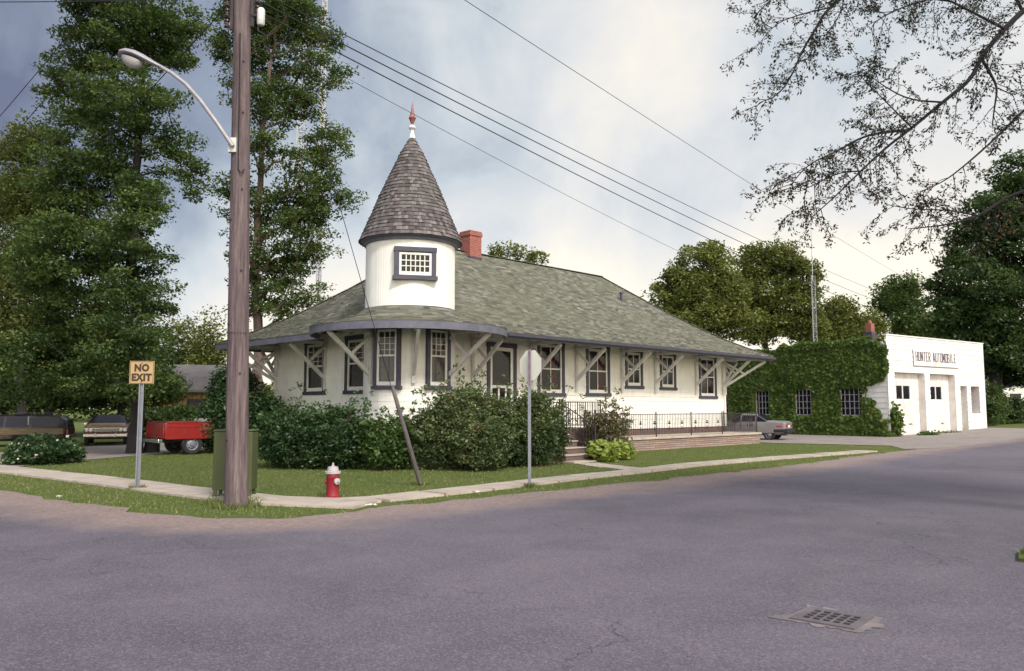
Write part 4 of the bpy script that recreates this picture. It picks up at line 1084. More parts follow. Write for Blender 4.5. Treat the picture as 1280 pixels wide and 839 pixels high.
def ovd(x0, x1, z1):
    q = MB(); y = .36; w = x1 - x0; npn = 4
    for k in range(5):
        a, b = -.05 + (z1 + .05) * k / 5, -.05 + (z1 + .05) * (k + 1) / 5
        for i in range(npn):
            u0, u1 = x0 + w * i / npn, x0 + w * (i + 1) / npn
            if k == 3 and i in (1, 2): continue
            q.box2((u0 + .02, y, a + .012), (u1 - .02, y + .05, b - .012)); 
        q.box2((x0, y + .012, a), (x1, y + .055, b)) if k != 3 else (q.box2((x0 + w * .7, y + .012, a), (x1, y + .055, b)), q.box2((x0, y + .012, a), (x0 + w * .2, y + .055, b)))
    a, b = -.05 + (z1 + .05) * 3 / 5, -.05 + (z1 + .05) * 4 / 5
    for u in (x0 + w * .2, x0 + w * .45, x0 + w * .7): q.box2((u - .05, y - .005, a), (u + .05, y + .05, b))
    d = q.build('garage_door', MAT['reveal'], garage, bevel=.006)
    q = MB(); q.box2((x0 + w * .2, y + .03, a), (x0 + w * .7, y + .045, b)); q.build('pane', MAT['darkglass'], d)
    q = MB(); q.box2((x0 + w * .62, y - .03, .75), (x0 + w * .70, y, .80)); q.build('handle', MAT['iron'], d)
N = NT('dark_window_pane'); N.principled((.012, .012, .022), .08, 0, None, .22); MAT['darkglass'] = N.m
ovd(*D1, ztop); ovd(*D2, ztop)
m = MB(); m.box2((W3[0], .5, 1.35), (W3[1], .55, 3.05)); gw = m.build('shop_window', MAT['darkglass'], garage)
MAT['redboard'] = worn('dull_red_board', (.30, .11, .09), .7, .2, 3, .1, 40)
m = MB(); m.box2((W3[0] + .02, .44, 1.40), (W3[0] + .42, .498, 3.0)); m.build('window_board', MAT['redboard'], gw)
# parapet cap and sloping roof with a red chimney pot
m = MB(); m.box2((-.06, -.06, GH), (GL + .06, .22, GH + .07)); m.box2((-.05, .22, GH - .45), (.2, GD, GH - .38)); m.box2((GL - .2, .22, GH - .3), (GL + .05, GD, GH - .23)); m.build('parapet_cap', MAT['white'], garage)
m = MB(); m.box2((.0, .2, GH - .62), (GL, GD, GH - .5)); grf = m.build('roof', MAT['white_can'], garage)
m = MB(); m.box2((.45, 1.1, GH - .6), (.95, 1.6, GH + .32)); gch = m.build('chimney', MAT['darkpatch'], garage, bevel=.02)
m = MB(); m.box2((.52, 1.17, GH + .32), (.88, 1.53, GH + .80)); m.lathe([(.0, .2), (.08, .18), (.12, .1), (.12, 0)], 10, Matrix.Translation((.70, 1.35, GH + .80))); m.build('chimney_pot', MAT['brick'], gch)
# side windows
m0 = None
for a, b in ((1.5, 2.96), (4.67, 6.02), (7.73, 9.0), (11.0, 12.3)):
    M = frame((0, (a + b) / 2, 1.3), (0, -1, 0), (-1, 0, 0)); w, h = b - a, 1.55
    q = MB(M); q.box2((-w / 2 - .08, -.1, -.12), (w / 2 + .08, .1, 0)); q.box2((-w / 2, -.1, 0), (-w / 2 + .06, .03, h)); q.box2((w / 2 - .06, -.1, 0), (w / 2, .03, h)); q.box2((-w / 2, -.1, h - .06), (w / 2, .03, h))
    win = q.build('window', MAT['bracket'], garage)
    q = MB(M)
    for i in range(1, 5): x = -w / 2 + w * i / 5; q.box2((x - .014, -.05, 0), (x + .014, .0, h))
    for i in range(1, 4): z = h * i / 4; q.box2((-w / 2, -.052, z - .014), (w / 2, -.002, z + .014))
    q.build('glazing_bar', MAT['soffit'], win)
    q = MB(M); q.box2((-w / 2, -.08, 0), (w / 2, -.065, h)); q.build('pane', MAT['darkglass'], win)
MAT['signframe'] = worn('dark_sign_frame', (.16, .12, .14), .7, .2, 3, .1, 40)
# the painted sign board
sx0, sx1 = gx(1141.5), gx(1197); szb, szt = 4.15, 5.05
m = MB(); m.box2((sx0, -.065, szb), (sx1, -.035, szt)); sign = m.build('sign_board', MAT['garage'], garage, bevel=.01)
m = MB(); m.box2((sx0 - .02, -.068, szb - .025), (sx1, -.03, szb)); m.box2((sx0 - .02, -.068, szb), (sx0, -.03, szt + .05)); m.build('sign_frame', MAT['signframe'], sign)
MAT['sign_ink'] = worn('faded_sign_ink', (.10, .065, .095), .6, .15, 5, 0, 40)
# condensed slab-serif capitals, drawn stroke by stroke
GLY = {'H': [(0, 0, 0, 1), (1, 0, 1, 1), (0, .5, 1, .5)], 'U': [(0, .12, 0, 1), (1, .12, 1, 1), (0, .06, 1, .06)], 'N': [(0, 0, 0, 1), (1, 0, 1, 1), (0, 1, 1, 0)], 'T': [(.5, 0, .5, 1), (0, .94, 1, .94)],
       'E': [(0, 0, 0, 1), (0, .95, 1, .95), (0, .5, .75, .5), (0, .05, 1, .05)], 'R': [(0, 0, 0, 1), (0, .95, .95, .95), (0, .5, .95, .5), (1, .55, 1, .9), (.35, .5, 1, 0)],
       'A': [(-.05, 0, .42, 1), (1.05, 0, .58, 1), (.1, .28, .9, .28), (.4, .97, .6, .97)], 'O': [(0, .08, 0, .92), (1, .08, 1, .92), (0, .95, 1, .95), (0, .05, 1, .05)], 'M': [(0, 0, 0, 1), (1, 0, 1, 1), (0, 1, .5, .3), (1, 1, .5, .3)],
       'B': [(0, 0, 0, 1), (0, .95, .9, .95), (0, .5, .9, .5), (0, .05, .9, .05), (1, .1, 1, .44), (.95, .56, .95, .9)], 'I': [(.5, 0, .5, 1)], 'L': [(0, 0, 0, 1), (0, .05, 1, .05)],
       'S': [(0, .95, 1, .95), (0, .55, 0, .9), (0, .5, 1, .5), (1, .1, 1, .45), (0, .05, 1, .05)], 'V': [(0, 1, .5, 0), (1, 1, .5, 0)], 'C': [(0, .1, 0, .9), (0, .95, 1, .95), (0, .05, 1, .05)]}
q = MB(); txt = 'HUNTER AUTOMOBILE'; x0, x1 = sx0 + .25, sx1 - .20; zb_, zh = szb + .27, .55
adv = (x1 - x0) / (len(txt) - .6 + .0); x = x0
for i, chh in enumerate(txt):
    if chh == ' ': x += adv * .7; continue
    w = adv * .62 if chh != 'I' else adv * .30
    for si, (a, b, c, d) in enumerate(GLY[chh]):
        p0 = V((x + a * w, -.070, zb_ + b * zh)); p1 = V((x + c * w, -.070, zb_ + d * zh)); thick = .074 if abs(b - d) > .5 else .06
        q.bar(p0, p1, thick, .008 + .001 * si, up=(0, 1, 0))
        if abs(a - c) < .01 and abs(b - d) > .8:
            for zz in (zb_ + .015, zb_ + zh - .015): q.box((x + a * w, -.070, zz), (.10, .013, .028))
    x += adv * (1.0 if chh != 'I' else .72)
q.build('lettering', MAT['sign_ink'], sign)
q = MB(); txt = 'SERVICE'; xs_ = (sx0 + sx1) / 2 - .45
for i, chh in enumerate(txt):
    for a, b, c, d in GLY[chh]: q.bar((xs_ + i * .15 + a * .08, -.069, szb + .10 + b * .12), (xs_ + i * .15 + c * .08, -.069, szb + .10 + d * .12), .02, .007, up=(0, 1, 0))
q.build('lettering', MAT['soffit'], sign)

# ------------------------------------------------------------------ ivy over the side wall
ivy = thing('ivy', 'thick green ivy covering the side wall of the white garage', 'ivy', GA, gang)
rng = np.random.default_rng(11); n = 90000
yy = rng.uniform(-.1, 16.8, n); zz = rng.uniform(.0, 6.0, n)
def nzz(a, b, s, o=0): return np.array([mnoise.noise((p * s + o, q * s, o)) for p, q in zip(a, b)])
w1 = nzz(yy, zz, .55, 2.0); w2 = nzz(yy, zz, 1.9, 7.0)
edgey = .50 + 1.2 * nzz(zz, zz * 0, .9, 4.0) + .55 * nzz(zz, zz * 0, 2.6, 1.0) + np.where((zz > 1.0) & (zz < 2.6), .8, 0) - np.where((zz > 3.6) & (zz < 5.2), .55, 0) - np.where(zz < 1.3, .9, 0)
topz = 5.72 - .02 * yy - np.where(yy > 7.2, .18, 0) - np.where(yy > 10, .25, 0) + .28 * nzz(yy, yy * 0, .9, 9.0)
keep = (yy > edgey + .5 * w2) & (zz < topz + .2 * w2)
for a, b in ((1.5, 2.96), (4.67, 6.02), (7.73, 9.0), (11.0, 12.3)):
    keep &= ~((yy > a + .02 + .10 * w2) & (yy < b - .03 - .10 * w2) & (zz > 1.22) & (zz < 2.84 + .10 * w2))
yy, zz, w1, w2 = yy[keep], zz[keep], w1[keep], w2[keep]; n = len(yy)
dep = np.clip(.13 + .06 * w1 + .05 * w2 + rng.normal(0, .05, n), .03, .6) + np.where(zz > 5.3, .05, 0)
c = np.stack([-dep, yy, zz], 1)
nrm = np.stack([-np.ones(n), rng.normal(0, .38, n), rng.normal(.5, .35, n)], 1); nrm /= np.linalg.norm(nrm, axis=1)[:, None]
up = np.stack([np.zeros(n), rng.normal(0, .5, n), -np.ones(n)], 1); sd = np.cross(nrm, up); sd /= np.linalg.norm(sd, axis=1)[:, None]; dn = np.cross(sd, nrm)
s = rng.uniform(.07, .125, n)[:, None]
Q = np.stack([c - dn * s * .9, c + sd * s - dn * s * .1, c + dn * s, c - sd * s - dn * s * .1], 1)
T = np.clip(.5 + .22 * w1 + .2 * w2 + rng.normal(0, .17, n), 0, 1)
quads_object('foliage', Q, T, MAT['leaf_ivy'], ivy)
# a creeping tuft on the front corner
n = 900; c = np.stack([rng.normal(.42, .22, n), rng.normal(-.16, .10, n), np.abs(rng.normal(.9, .45, n))], 1); c[:, 0] = np.abs(c[:, 0]); ang = rng.normal(0, 1, (n, 3)); ang /= np.linalg.norm(ang, axis=1)[:, None]; b2 = np.cross(ang, rng.normal(0, 1, (n, 3))); b2 /= np.linalg.norm(b2, axis=1)[:, None]
s = rng.uniform(.06, .11, n)[:, None]; Q = np.stack([c - ang * s, c + b2 * s, c + ang * s, c - b2 * s], 1); quads_object('corner_foliage', Q, np.clip(rng.normal(.4, .25, n), 0, 1), MAT['leaf_ivy'], ivy)
m = MB(); rnd = random.Random(3)
for k in range(16):
    y = rnd.uniform(1, 16); pts = [V((-.04, y, 0))]
    for j in range(8): y += rnd.uniform(-.3, .3); pts.append(V((-.05, y, (j + 1) * .62)))
    if any(a - .2 < y < b + .2 for a, b in ((1.5, 2.96), (4.67, 6.02), (7.73, 9.0), (11.0, 12.3))): pts = pts[:2]
    m.tube(pts, .018, 5)
m.build('stem', MAT['darkbark'], ivy)
# ------------------------------------------------------------------ vehicles (local x forward, y to the left, z up)
def carpaint(name, col, rough=.32, dirt=(.2, .17, .14), amt=.35):
    return worn(name, col, rough, .12, 2.0, .03, 40, dirt=dirt, dirt_amt=amt, spec=.3)
MAT['pk_red'] = carpaint('red_truck_paint', (.24, .020, .018)); MAT['maroon'] = carpaint('maroon_paint', (.075, .012, .014)); MAT['tan'] = carpaint('hood_sky_reflection_tan', (.36, .25, .15))
MAT['blackcar'] = carpaint('dark_wagon_paint', (.012, .010, .015)); MAT['silver'] = carpaint('silver_paint', (.21, .20, .215), .35); MAT['blackplastic'] = worn('black_bumper_plastic', (.02, .02, .025), .5, .2, 4, .05, 40)
MAT['taillight'] = worn('red_lamp_lens', (.38, .02, .025), .2, .1, 6, .02, 30); MAT['headlight'] = worn('clear_lamp_lens', (.72, .70, .66), .15, .1, 8, .02, 60); MAT['plate'] = worn('white_plate', (.7, .7, .7), .4, .05, 5, 0, 30)
def woodpanel():
    N = NT('wagon_wood_panel'); p = N.pos(); n = N.noise(N.mapping(p, (.5, 1, 6)), 6, 6, .6)
    N.principled(N.ramp(n, [(.3, (.05, .03, .014)), (.7, (.13, .085, .038))]), .4, 0, None, .4); return N.m
MAT['wood'] = woodpanel()
def section_loft(stations):
    """stations: (x, half width at sill, z bottom, half width at belt, z belt, half width at top, z top)"""
    vs = []; n = 12
    for x, ws, zb, wb, ze, wt, zt in stations:
        h = [(ws * .82, zb), (ws, zb + (ze - zb) * .18), (wb + .015, zb + (ze - zb) * .55), (wb, ze), (wt + (wb - wt) * .12, ze + (zt - ze) * .85) if zt - ze > .2 else (wt + (wb - wt) * .4, ze + (zt - ze) * .6), (wt * .72, zt)]
        vs += [V((x, y, z)) for y, z in h] + [V((x, -y, z)) for y, z in h[::-1]]
    fs = []
    for i in range(len(stations) - 1):
        for k in range(n): fs.append((i * n + k, i * n + (k + 1) % n, (i + 1) * n + (k + 1) % n, (i + 1) * n + k))
    fs += [tuple(range(n))[::-1], tuple((len(stations) - 1) * n + k for k in range(n))]
    return vs, fs
def cut(o, cutters):
    for c in cutters:
        m = o.modifiers.new('arch', 'BOOLEAN'); m.operation = 'DIFFERENCE'; m.solver = 'EXACT'; m.object = c
    bpy.context.view_layer.update()
    dg = bpy.context.evaluated_depsgraph_get(); me = bpy.data.meshes.new_from_object(o.evaluated_get(dg))
    o.modifiers.clear(); old = o.data; o.data = me; me.name = old.name
    for c in cutters: bpy.data.objects.remove(c)
def arch_cutter(x, y, z, r, w):
    m = MB(); M = Matrix.Translation((x, y, z)) @ Matrix.Rotation(math.pi / 2, 4, 'X'); m.lathe([(0, -w / 2), (r, -w / 2), (r, w / 2), (0, w / 2)], 24, M, smooth=False)
    return m.build('cutter', MAT['blackplastic'])
def wheel(parent, x, y, r=.32, w=.2, style='steel'):
    s = 1 if y > 0 else -1; M = Matrix.Translation((x, y, r)) @ Matrix.Rotation(-s * math.pi / 2, 4, 'X')
    wh = bpy.data.objects.new('wheel', None); COL.objects.link(wh); wh.parent = parent; wh.empty_display_size = .1
    q = MB(); q.lathe([(r * .60, -w / 2), (r * .93, -w / 2), (r, -w / 2 + .03), (r, w / 2 - .03), (r * .93, w / 2), (r * .62, w / 2 - .01), (r * .60, w / 2 - .04)], 28, M); q.build('tyre', MAT['rubber'], wh)
    q = MB(); q.lathe([(r * .61, w / 2 - .03), (r * .55, w / 2 - .05), (r * .50, w / 2 - .07), (r * .36, w / 2 - .03), (r * .2, w / 2 - .025), (r * .17, w / 2 + .01), (0, w / 2 + .015)], 24, M)
    rim = q.build('rim', MAT['steel'] if style == 'steel' else MAT['chrome'], wh)
    q = MB()
    for k in range(8):
        a = k * math.pi / 4; q.box((math.cos(a) * r * .42, math.sin(a) * r * .42, w / 2 - .038), (.03, .03, .012))
    q.v = [tuple(M @ V(p)) for p in q.v]; q.build('vent_slot', MAT['blackplastic'], wh)
def car_body(root, st, mat, wheels, wr, half, glass_side, glass_top):
    vs, fs = section_loft(st); q = MB(); q.add(vs, fs, smooth=True); b = q.build('body', mat, root, sharp=28)
    cut(b, [arch_cutter(x, s * (half - .05), wr + .01, wr + .07, .40) for x in wheels for s in (-1, 1)])
    P = lambda i, k: vs[i * 12 + k]
    q = MB()
    def pane(a, b_, c, d, inset=.06, off=.008):
        ctr = (a + b_ + c + d) / 4; nrm = (b_ - a).cross(d - a).normalized()
        if nrm.dot(ctr - V((ctr.x * .9, 0, .7))) < 0: nrm = -nrm
        pts = [p + (ctr - p).normalized() * inset + nrm * off for p in (a, b_, c, d)]; q.add(pts, [(0, 1, 2, 3)])
    for i in glass_side:
        pane(P(i, 3), P(i + 1, 3), P(i + 1, 4), P(i, 4)); pane(P(i, 8), P(i + 1, 8), P(i + 1, 7), P(i, 7))
    for i in glass_top:
        for k in (4, 5, 6): pane(P(i, k), P(i, k + 1), P(i + 1, k + 1), P(i + 1, k), .012 if k == 5 else .03)
    q.build('glass', MAT['darkglass'], root)
    for x in wheels:
        for s in (-1, 1): wheel(root, x, s * (half - .12), wr)
    return b

# --- silver coupe behind the terrace, rear towards us
c = at(950, 551, 42.6); ca = thing('parked_car', 'silver notchback car with black rear bumper parked between the terrace and the ivy wall', 'car', (c.x - .3, c.y + .75, gz(c.x, c.y) + .02), R(148))
st = [(-2.05, .70, .38, .72, .86, .66, .93), (-1.95, .77, .30, .79, .90, .70, .99), (-1.15, .80, .26, .81, .93, .68, 1.02), (-.55, .80, .24, .81, .94, .56, 1.36), (.25, .80, .24, .81, .93, .57, 1.38), (.95, .80, .24, .80, .90, .68, .97), (1.85, .78, .28, .77, .80, .68, .86), (2.1, .70, .36, .70, .70, .6, .76)]
b = car_body(ca, st, MAT['silver'], (-1.2, 1.25), .29, .81, (2, 3, 4), (2, 4))
q = MB(); q.box((-2.08, 0, .50), (.16, 1.58, .20)); q.box((-1.75, .79, .50), (.6, .06, .16)); q.box((-1.75, -.79, .50), (.6, .06, .16)); q.box((-1.9, 0, .36), (.3, 1.4, .12)); q.build('bumper', MAT['blackplastic'], ca, bevel=.03)
for s in (-1, 1):
    q = MB(); q.box((-2.03, s * .55, .74), (.07, .30, .12)); q.build('taillight', MAT['taillight'], ca, bevel=.012)
    q = MB(); q.box((-1.72, s * .805, .72), (.26, .02, .06)); q.build('side_marker', MAT['taillight'], ca)
q = MB(); q.box((-2.055, 0, .72), (.02, .34, .14)); q.build('licence_plate', MAT['plate'], ca)
q = MB(); q.box((-2.04, 0, .835), (.05, .8, .02)); q.build('boot_trim', MAT['blackplastic'], ca)
q = MB(); q.tube([(-2.1, .5, .27), (-1.8, .5, .27)], .03, 8); q.build('exhaust', MAT['steel'], ca)
for s in (-1, 1):
    q = MB(); q.box((.45, s * .86, .98), (.10, .12, .09)); q.build('mirror', MAT['blackplastic'], ca, bevel=.01)
    q = MB(); q.box((-.35, s * .825, .82), (.14, .02, .03)); q.build('door_handle', MAT['blackplastic'], ca)

# --- red pickup by the bushes, tailgate towards us
c = g(237, 567); hd = R(43); px_ = V((math.cos(hd), math.sin(hd), 0)); py_ = V((-math.sin(hd), math.cos(hd), 0))
base = V((c.x, c.y - 1.0, 0)) + px_ * 2.0 + py_ * .80
tk = thing('pickup_truck', 'bright red pickup truck, its bed and tailgate showing beside the green bushes', 'truck', (base.x, base.y, .01), hd)
q = MB(); Wt = .95
sidep = [(-2.55, .60), (-2.5, .56), (.35, .56), (.35, 1.16), (-2.52, 1.16), (-2.58, 1.12)]
for s in (-1, 1): q.prism(sidep, lambda p, t: V((p[0], t, p[1])), s * Wt, s * (Wt - .09))
q.box2((-2.5, -Wt + .09, .72), (.35, Wt - .09, .78)); q.box2((.27, -Wt + .09, .78), (.35, Wt - .09, 1.16))
bed = q.build('bed', MAT['pk_red'], tk, bevel=.022)
cut(bed, [arch_cutter(-1.55, s * .9, .36, .46, .30) for s in (-1, 1)])
q = MB(); q.tube([(-2.52, s * (Wt + .004), 1.0) for s in (-1,)] + [(.33, -Wt - .004, 1.0)], .014, 6); q.tube([(-2.52, Wt + .004, 1.0), (.33, Wt + .004, 1.0)], .014, 6); q.box2((-2.5, -Wt - .02, 1.15), (.33, -Wt + .1, 1.19)); q.box2((-2.5, Wt - .1, 1.15), (.33, Wt + .02, 1.19)); q.build('bed_rail', MAT['pk_red'], bed, bevel=.008)
q = MB(); q.box2((-2.60, -Wt + .10, .60), (-2.53, Wt - .10, 1.15)); q.box2((-2.62, -Wt + .25, .72), (-2.60, Wt - .25, 1.02)); q.build('tailgate', MAT['pk_red'], tk, bevel=.015)
q = MB(); q.box2((-2.78, -Wt + .02, .44), (-2.62, Wt - .02, .57)); q.build('rear_bumper', MAT['chrome'], tk, bevel=.02)
for s in (-1, 1):
    q = MB(); q.box((-2.59, s * .86, .82), (.03, .10, .22)); q.build('taillight', MAT['taillight'], tk, bevel=.008)
q = MB(); q.box2((-.95, -.55, 1.12), (.10, .55, 1.30)); q.build('toolbox', MAT['white_can'], tk, bevel=.03)
vs, fs = section_loft([(.40, .93, .45, .95, 1.15, .90, 1.22), (.42, .93, .42, .95, 1.16, .74, 1.80), (1.35, .93, .42, .95, 1.14, .74, 1.82), (1.85, .93, .42, .94, 1.12, .84, 1.20), (2.85, .93, .45, .93, 1.05, .80, 1.12), (2.95, .88, .55, .88, .95, .78, 1.02)])
q = MB(); q.add(vs, fs, smooth=True); cab = q.build('cab', MAT['pk_red'], tk, sharp=28); cut(cab, [arch_cutter(2.1, s * .9, .36, .46, .30) for s in (-1, 1)])
q = MB()
for s in (-1, 1): q.add([(.55, s * .952, 1.2), (1.55, s * .952, 1.18), (1.28, s * .80, 1.68), (.55, s * .80, 1.70)], [(0, 1, 2, 3)])
q.add([(.405, -.78, 1.25), (.405, .78, 1.25), (.405, .68, 1.70), (.405, -.68, 1.70)], [(0, 1, 2, 3)]); q.build('glass', MAT['darkglass'], tk)
q = MB(); q.box2((-2.4, -.45, .42), (2.6, -.35, .55)); q.box2((-2.4, .35, .42), (2.6, .45, .55)); q.tube([(-1.55, -.8, .36), (-1.55, .8, .36)], .06, 8); q.box2((-2.2, -.8, .50), (-1.0, .8, .60)); q.build('chassis', MAT['blackplastic'], tk)
for x in (-1.55, 2.1):
    for s in (-1, 1): wheel(tk, x, s * .80, .37, .22)

# --- maroon sedan, chrome front towards us
c = g(132, 557); sd = thing('parked_car', 'old maroon sedan with sky reflection coloured tan on its hood and a chrome front bumper beneath the ash tree', 'car', (c.x - .75, c.y + 1.7, .0), R(-66))
st = [(-2.35, .78, .42, .80, .82, .7, .88), (-2.2, .86, .32, .88, .86, .78, .94), (-1.35, .88, .28, .90, .90, .76, .98), (-.85, .88, .26, .91, .92, .62, 1.36), (.15, .88, .26, .91, .92, .62, 1.38), (.85, .88, .26, .90, .90, .76, .98), (2.1, .87, .30, .89, .84, .80, .92), (2.3, .84, .36, .86, .80, .80, .86)]
car_body(sd, st, MAT['maroon'], (-1.35, 1.45), .32, .91, (2, 3, 4), (2, 4))
q = MB(); q.add([(.95, -.74, 1.0), (.95, .74, 1.0), (2.28, .78, .895), (2.28, -.78, .895), (.95, -.74, .97), (.95, .74, .97), (2.28, .78, .865), (2.28, -.78, .865)], [(0, 1, 2, 3), (4, 5, 6, 7), (0, 1, 5, 4), (1, 2, 6, 5), (2, 3, 7, 6), (3, 0, 4, 7)]); q.build('hood', MAT['tan'], sd)  # tan colour here stands for the sky reflected on the maroon hood
q = MB(); q.box((2.36, 0, .48), (.16, 1.78, .16)); q.box((2.40, -.4, .48), (.14, .06, .22)); q.box((2.40, .4, .48), (.14, .06, .22)); q.build('bumper', MAT['chrome'], sd, bevel=.03)
q = MB(); q.box((2.31, 0, .71), (.05, 1.0, .15)); q.build('grille', MAT['blackplastic'], sd)
q = MB(); 
for k in range(3): q.box((2.335, 0, .66 + k * .05), (.02, 1.0, .012))
q.box((2.32, 0, .80), (.04, 1.72, .02)); q.build('grille_bar', MAT['chrome'], sd)
for s in (-1, 1):
    for y in (.60, .77):
        q = MB(); q.lathe([(.085, 0), (.075, .03), (.04, .045), (0, .05)], 14, Matrix.Translation((2.315, s * y, .71)) @ Matrix.Rotation(math.pi / 2, 4, 'Y')); q.build('headlight', MAT['headlight'], sd)
    q = MB(); q.box((.55, s * .96, .97), (.1, .12, .09)); q.build('mirror', MAT['chrome'], sd, bevel=.01)

# --- dark station wagon at the left edge
c = g(45, 562); wg = thing('station_wagon', 'dark station wagon with wood side panels parked behind the flowering bush', 'car', (c.x - 3.0, c.y + 2.8, .0), R(199)); wg.scale = (1, 1, .87)
st = [(-2.55, .84, .45, .86, .90, .70, 1.02), (-2.48, .90, .38, .92, .95, .70, 1.35), (-2.25, .92, .30, .94, .96, .72, 1.56), (-1.1, .92, .28, .95, .97, .73, 1.62), (-.1, .92, .28, .95, .97, .73, 1.62), (.75, .92, .28, .95, .96, .72, 1.58), (1.35, .92, .28, .94, .94, .80, 1.04), (2.45, .90, .32, .91, .88, .80, .98), (2.62, .86, .38, .88, .84, .8, .9)]
car_body(wg, st, MAT['blackcar'], (-1.5, 1.55), .34, .95, (2, 3, 4, 5), (0, 5))
q = MB()
for s in (-1, 1): q.add([(-2.40, s * .965, .62), (.1, s * .978, .62), (.1, s * .968, .92), (-2.40, s * .958, .92), (-2.40, s * .94, .62), (.1, s * .95, .62), (.1, s * .94, .90), (-2.40, s * .93, .90)], [(0, 1, 2, 3), (4, 5, 6, 7), (0, 1, 5, 4), (1, 2, 6, 5), (2, 3, 7, 6), (3, 0, 4, 7)])
q.build('wood_panel', MAT['wood'], wg)
q = MB(); q.box((-2.58, 0, .50), (.16, 1.84, .15)); q.build('bumper', MAT['chrome'], wg, bevel=.03)
q = MB(); q.box((2.68, 0, .50), (.16, 1.84, .15)); q.build('front_bumper', MAT['chrome'], wg, bevel=.03)
q = MB()
for s in (-1, 1): q.tube([(-2.2, s * .6, 1.68), (-.1, s * .6, 1.70)], .018, 6); q.box((-2.1, s * .6, 1.65), (.05, .04, .08)); q.box((-.2, s * .6, 1.66), (.05, .04, .08)); q.box((.9, s * 1.0, 1.0), (.1, .12, .09))
q.build('roof_rack', MAT['blackplastic'], wg)
for s in (-1, 1):
    q = MB(); q.box((-2.53, s * .82, .74), (.08, .14, .26)); q.build('taillight', MAT['taillight'], wg, bevel=.01)
    q = MB(); q.box((-1.02, s * .90, 1.28), (.06, .02, .5), tint=0); q.build('door_pillar', MAT['steel'], wg)
# ------------------------------------------------------------------ trees and bushes
def unit(n, rng):
    v = rng.normal(0, 1, (n, 3)); return v / np.linalg.norm(v, axis=1)[:, None]
def leaves_at(cent, sig, per, size, rng, tint, flat=.35, long=1.0, droop=0.0, zf=.72):
    """cent (m,3) clump centres; returns leaf quads and tints"""
    m = len(cent); n = m * per
    sg = np.repeat(np.asarray(sig).reshape(m, -1) if np.ndim(sig) else np.full((m, 1), sig), per, axis=0)
    off = rng.normal(0, 1, (n, 3)); off /= (np.linalg.norm(off, axis=1)[:, None] ** .45); off[:, 2] *= zf
    c = np.repeat(cent, per, axis=0) + off * sg
    nrm = unit(n, rng); nrm[:, 2] = np.abs(nrm[:, 2]) + flat; nrm /= np.linalg.norm(nrm, axis=1)[:, None]
    ax = unit(n, rng); ax[:, 2] -= droop; ax -= nrm * (ax * nrm).sum(1)[:, None]; ax /= np.linalg.norm(ax, axis=1)[:, None] + 1e-9; sd = np.cross(nrm, ax)
    s = (size * rng.uniform(.6, 1.3, n))[:, None]
    Q = np.stack([c - ax * s * long, c + sd * s * .55 + nrm * s * .12, c + ax * s * long, c - sd * s * .55 + nrm * s * .12], 1)
    T = np.clip(np.repeat(tint, per) + rng.normal(0, .13, n), 0, 1)
    return Q, T
def in_lobes(lobes, n, rng, shell=.55):
    vol = np.array([max(.02, l[1][0] * l[1][1] * l[1][2]) ** .8 for l in lobes]); pk = rng.choice(len(lobes), n, p=vol / vol.sum())
    u = unit(n, rng) * (rng.uniform(shell ** 2, 1, n) ** .5)[:, None]
    return np.array([lobes[k][0] for k in pk]) + u * np.array([lobes[k][1] for k in pk])
def grow(trunk, trunk_r, targets, rng, seg=.7, up=1.0, twig=.012, power=2.3, jit=.10):
    """limbs from a trunk polyline to every leaf clump, thickness from what each carries"""
    nodes = [np.array(p, float) for p in trunk]; par = [-1] + list(range(len(trunk) - 1)); leafs = []
    tr = np.array(nodes); d = np.array([np.min(np.linalg.norm(tr - t, axis=1)) for t in targets])
    for i in np.argsort(d):
        t = targets[i]; A = np.array(nodes); dv = t - A; L = np.linalg.norm(dv, axis=1); hz = np.hypot(dv[:, 0], dv[:, 1])
        cost = L + up * np.maximum(0, .55 * hz - dv[:, 2]); j = int(np.argmin(cost)); n = max(1, int(L[j] / seg)); a = A[j]; prev = j
        for k in range(1, n + 1):
            f = k / n; p = a + (t - a) * f + np.array([0, 0, .10 * L[j] * (f * f - f) * -1 * (-1 if rng.random() < .5 else .6)]) + (rng.normal(0, jit, 3) * seg * (1 if k < n else 0))
            nodes.append(p); par.append(prev); prev = len(nodes) - 1
        leafs.append(prev)
    n = len(nodes); w = np.zeros(n); w[leafs] = twig ** power
    for i in range(n - 1, 0, -1):
        w[par[i]] += w[i] if True else 0
    r = np.maximum(w, twig ** power) ** (1 / power); m = len(trunk)
    k = trunk_r / max(r[0], 1e-6); k = min(k, 3.0)
    for i in range(n): r[i] *= k if i < m else min(k, 1.6)
    r[:m] = np.linspace(trunk_r, max(.03, trunk_r * .16), m)
    for i in range(m, n): r[i] = min(r[i], r[par[i]] * .92)
    return nodes, par, r
def limb_mesh(mb, nodes, par, r, nside=6, m=1, rmin=.0):
    ch = {}
    for i, p in enumerate(par):
        if p >= 0: ch.setdefault(p, []).append(i)
    # chains: follow the thickest child
    start = [(0, None)]
    while start:
        i, p = start.pop(); pts = [nodes[p], nodes[i]] if p is not None else [nodes[i]]; rad = [min(r[p], r[i] * 1.15), r[i]] if p is not None else [r[i] * 1.25]
        while i in ch:
            c = sorted(ch[i], key=lambda q: -r[q]); start += [(q, i) for q in c[1:]]; i = c[0]; pts.append(nodes[i]); rad.append(r[i])
        if len(pts) > 1 and max(rad) > rmin: mb.tube(pts, rad, nside if max(rad) > .05 else 4, cap=False)
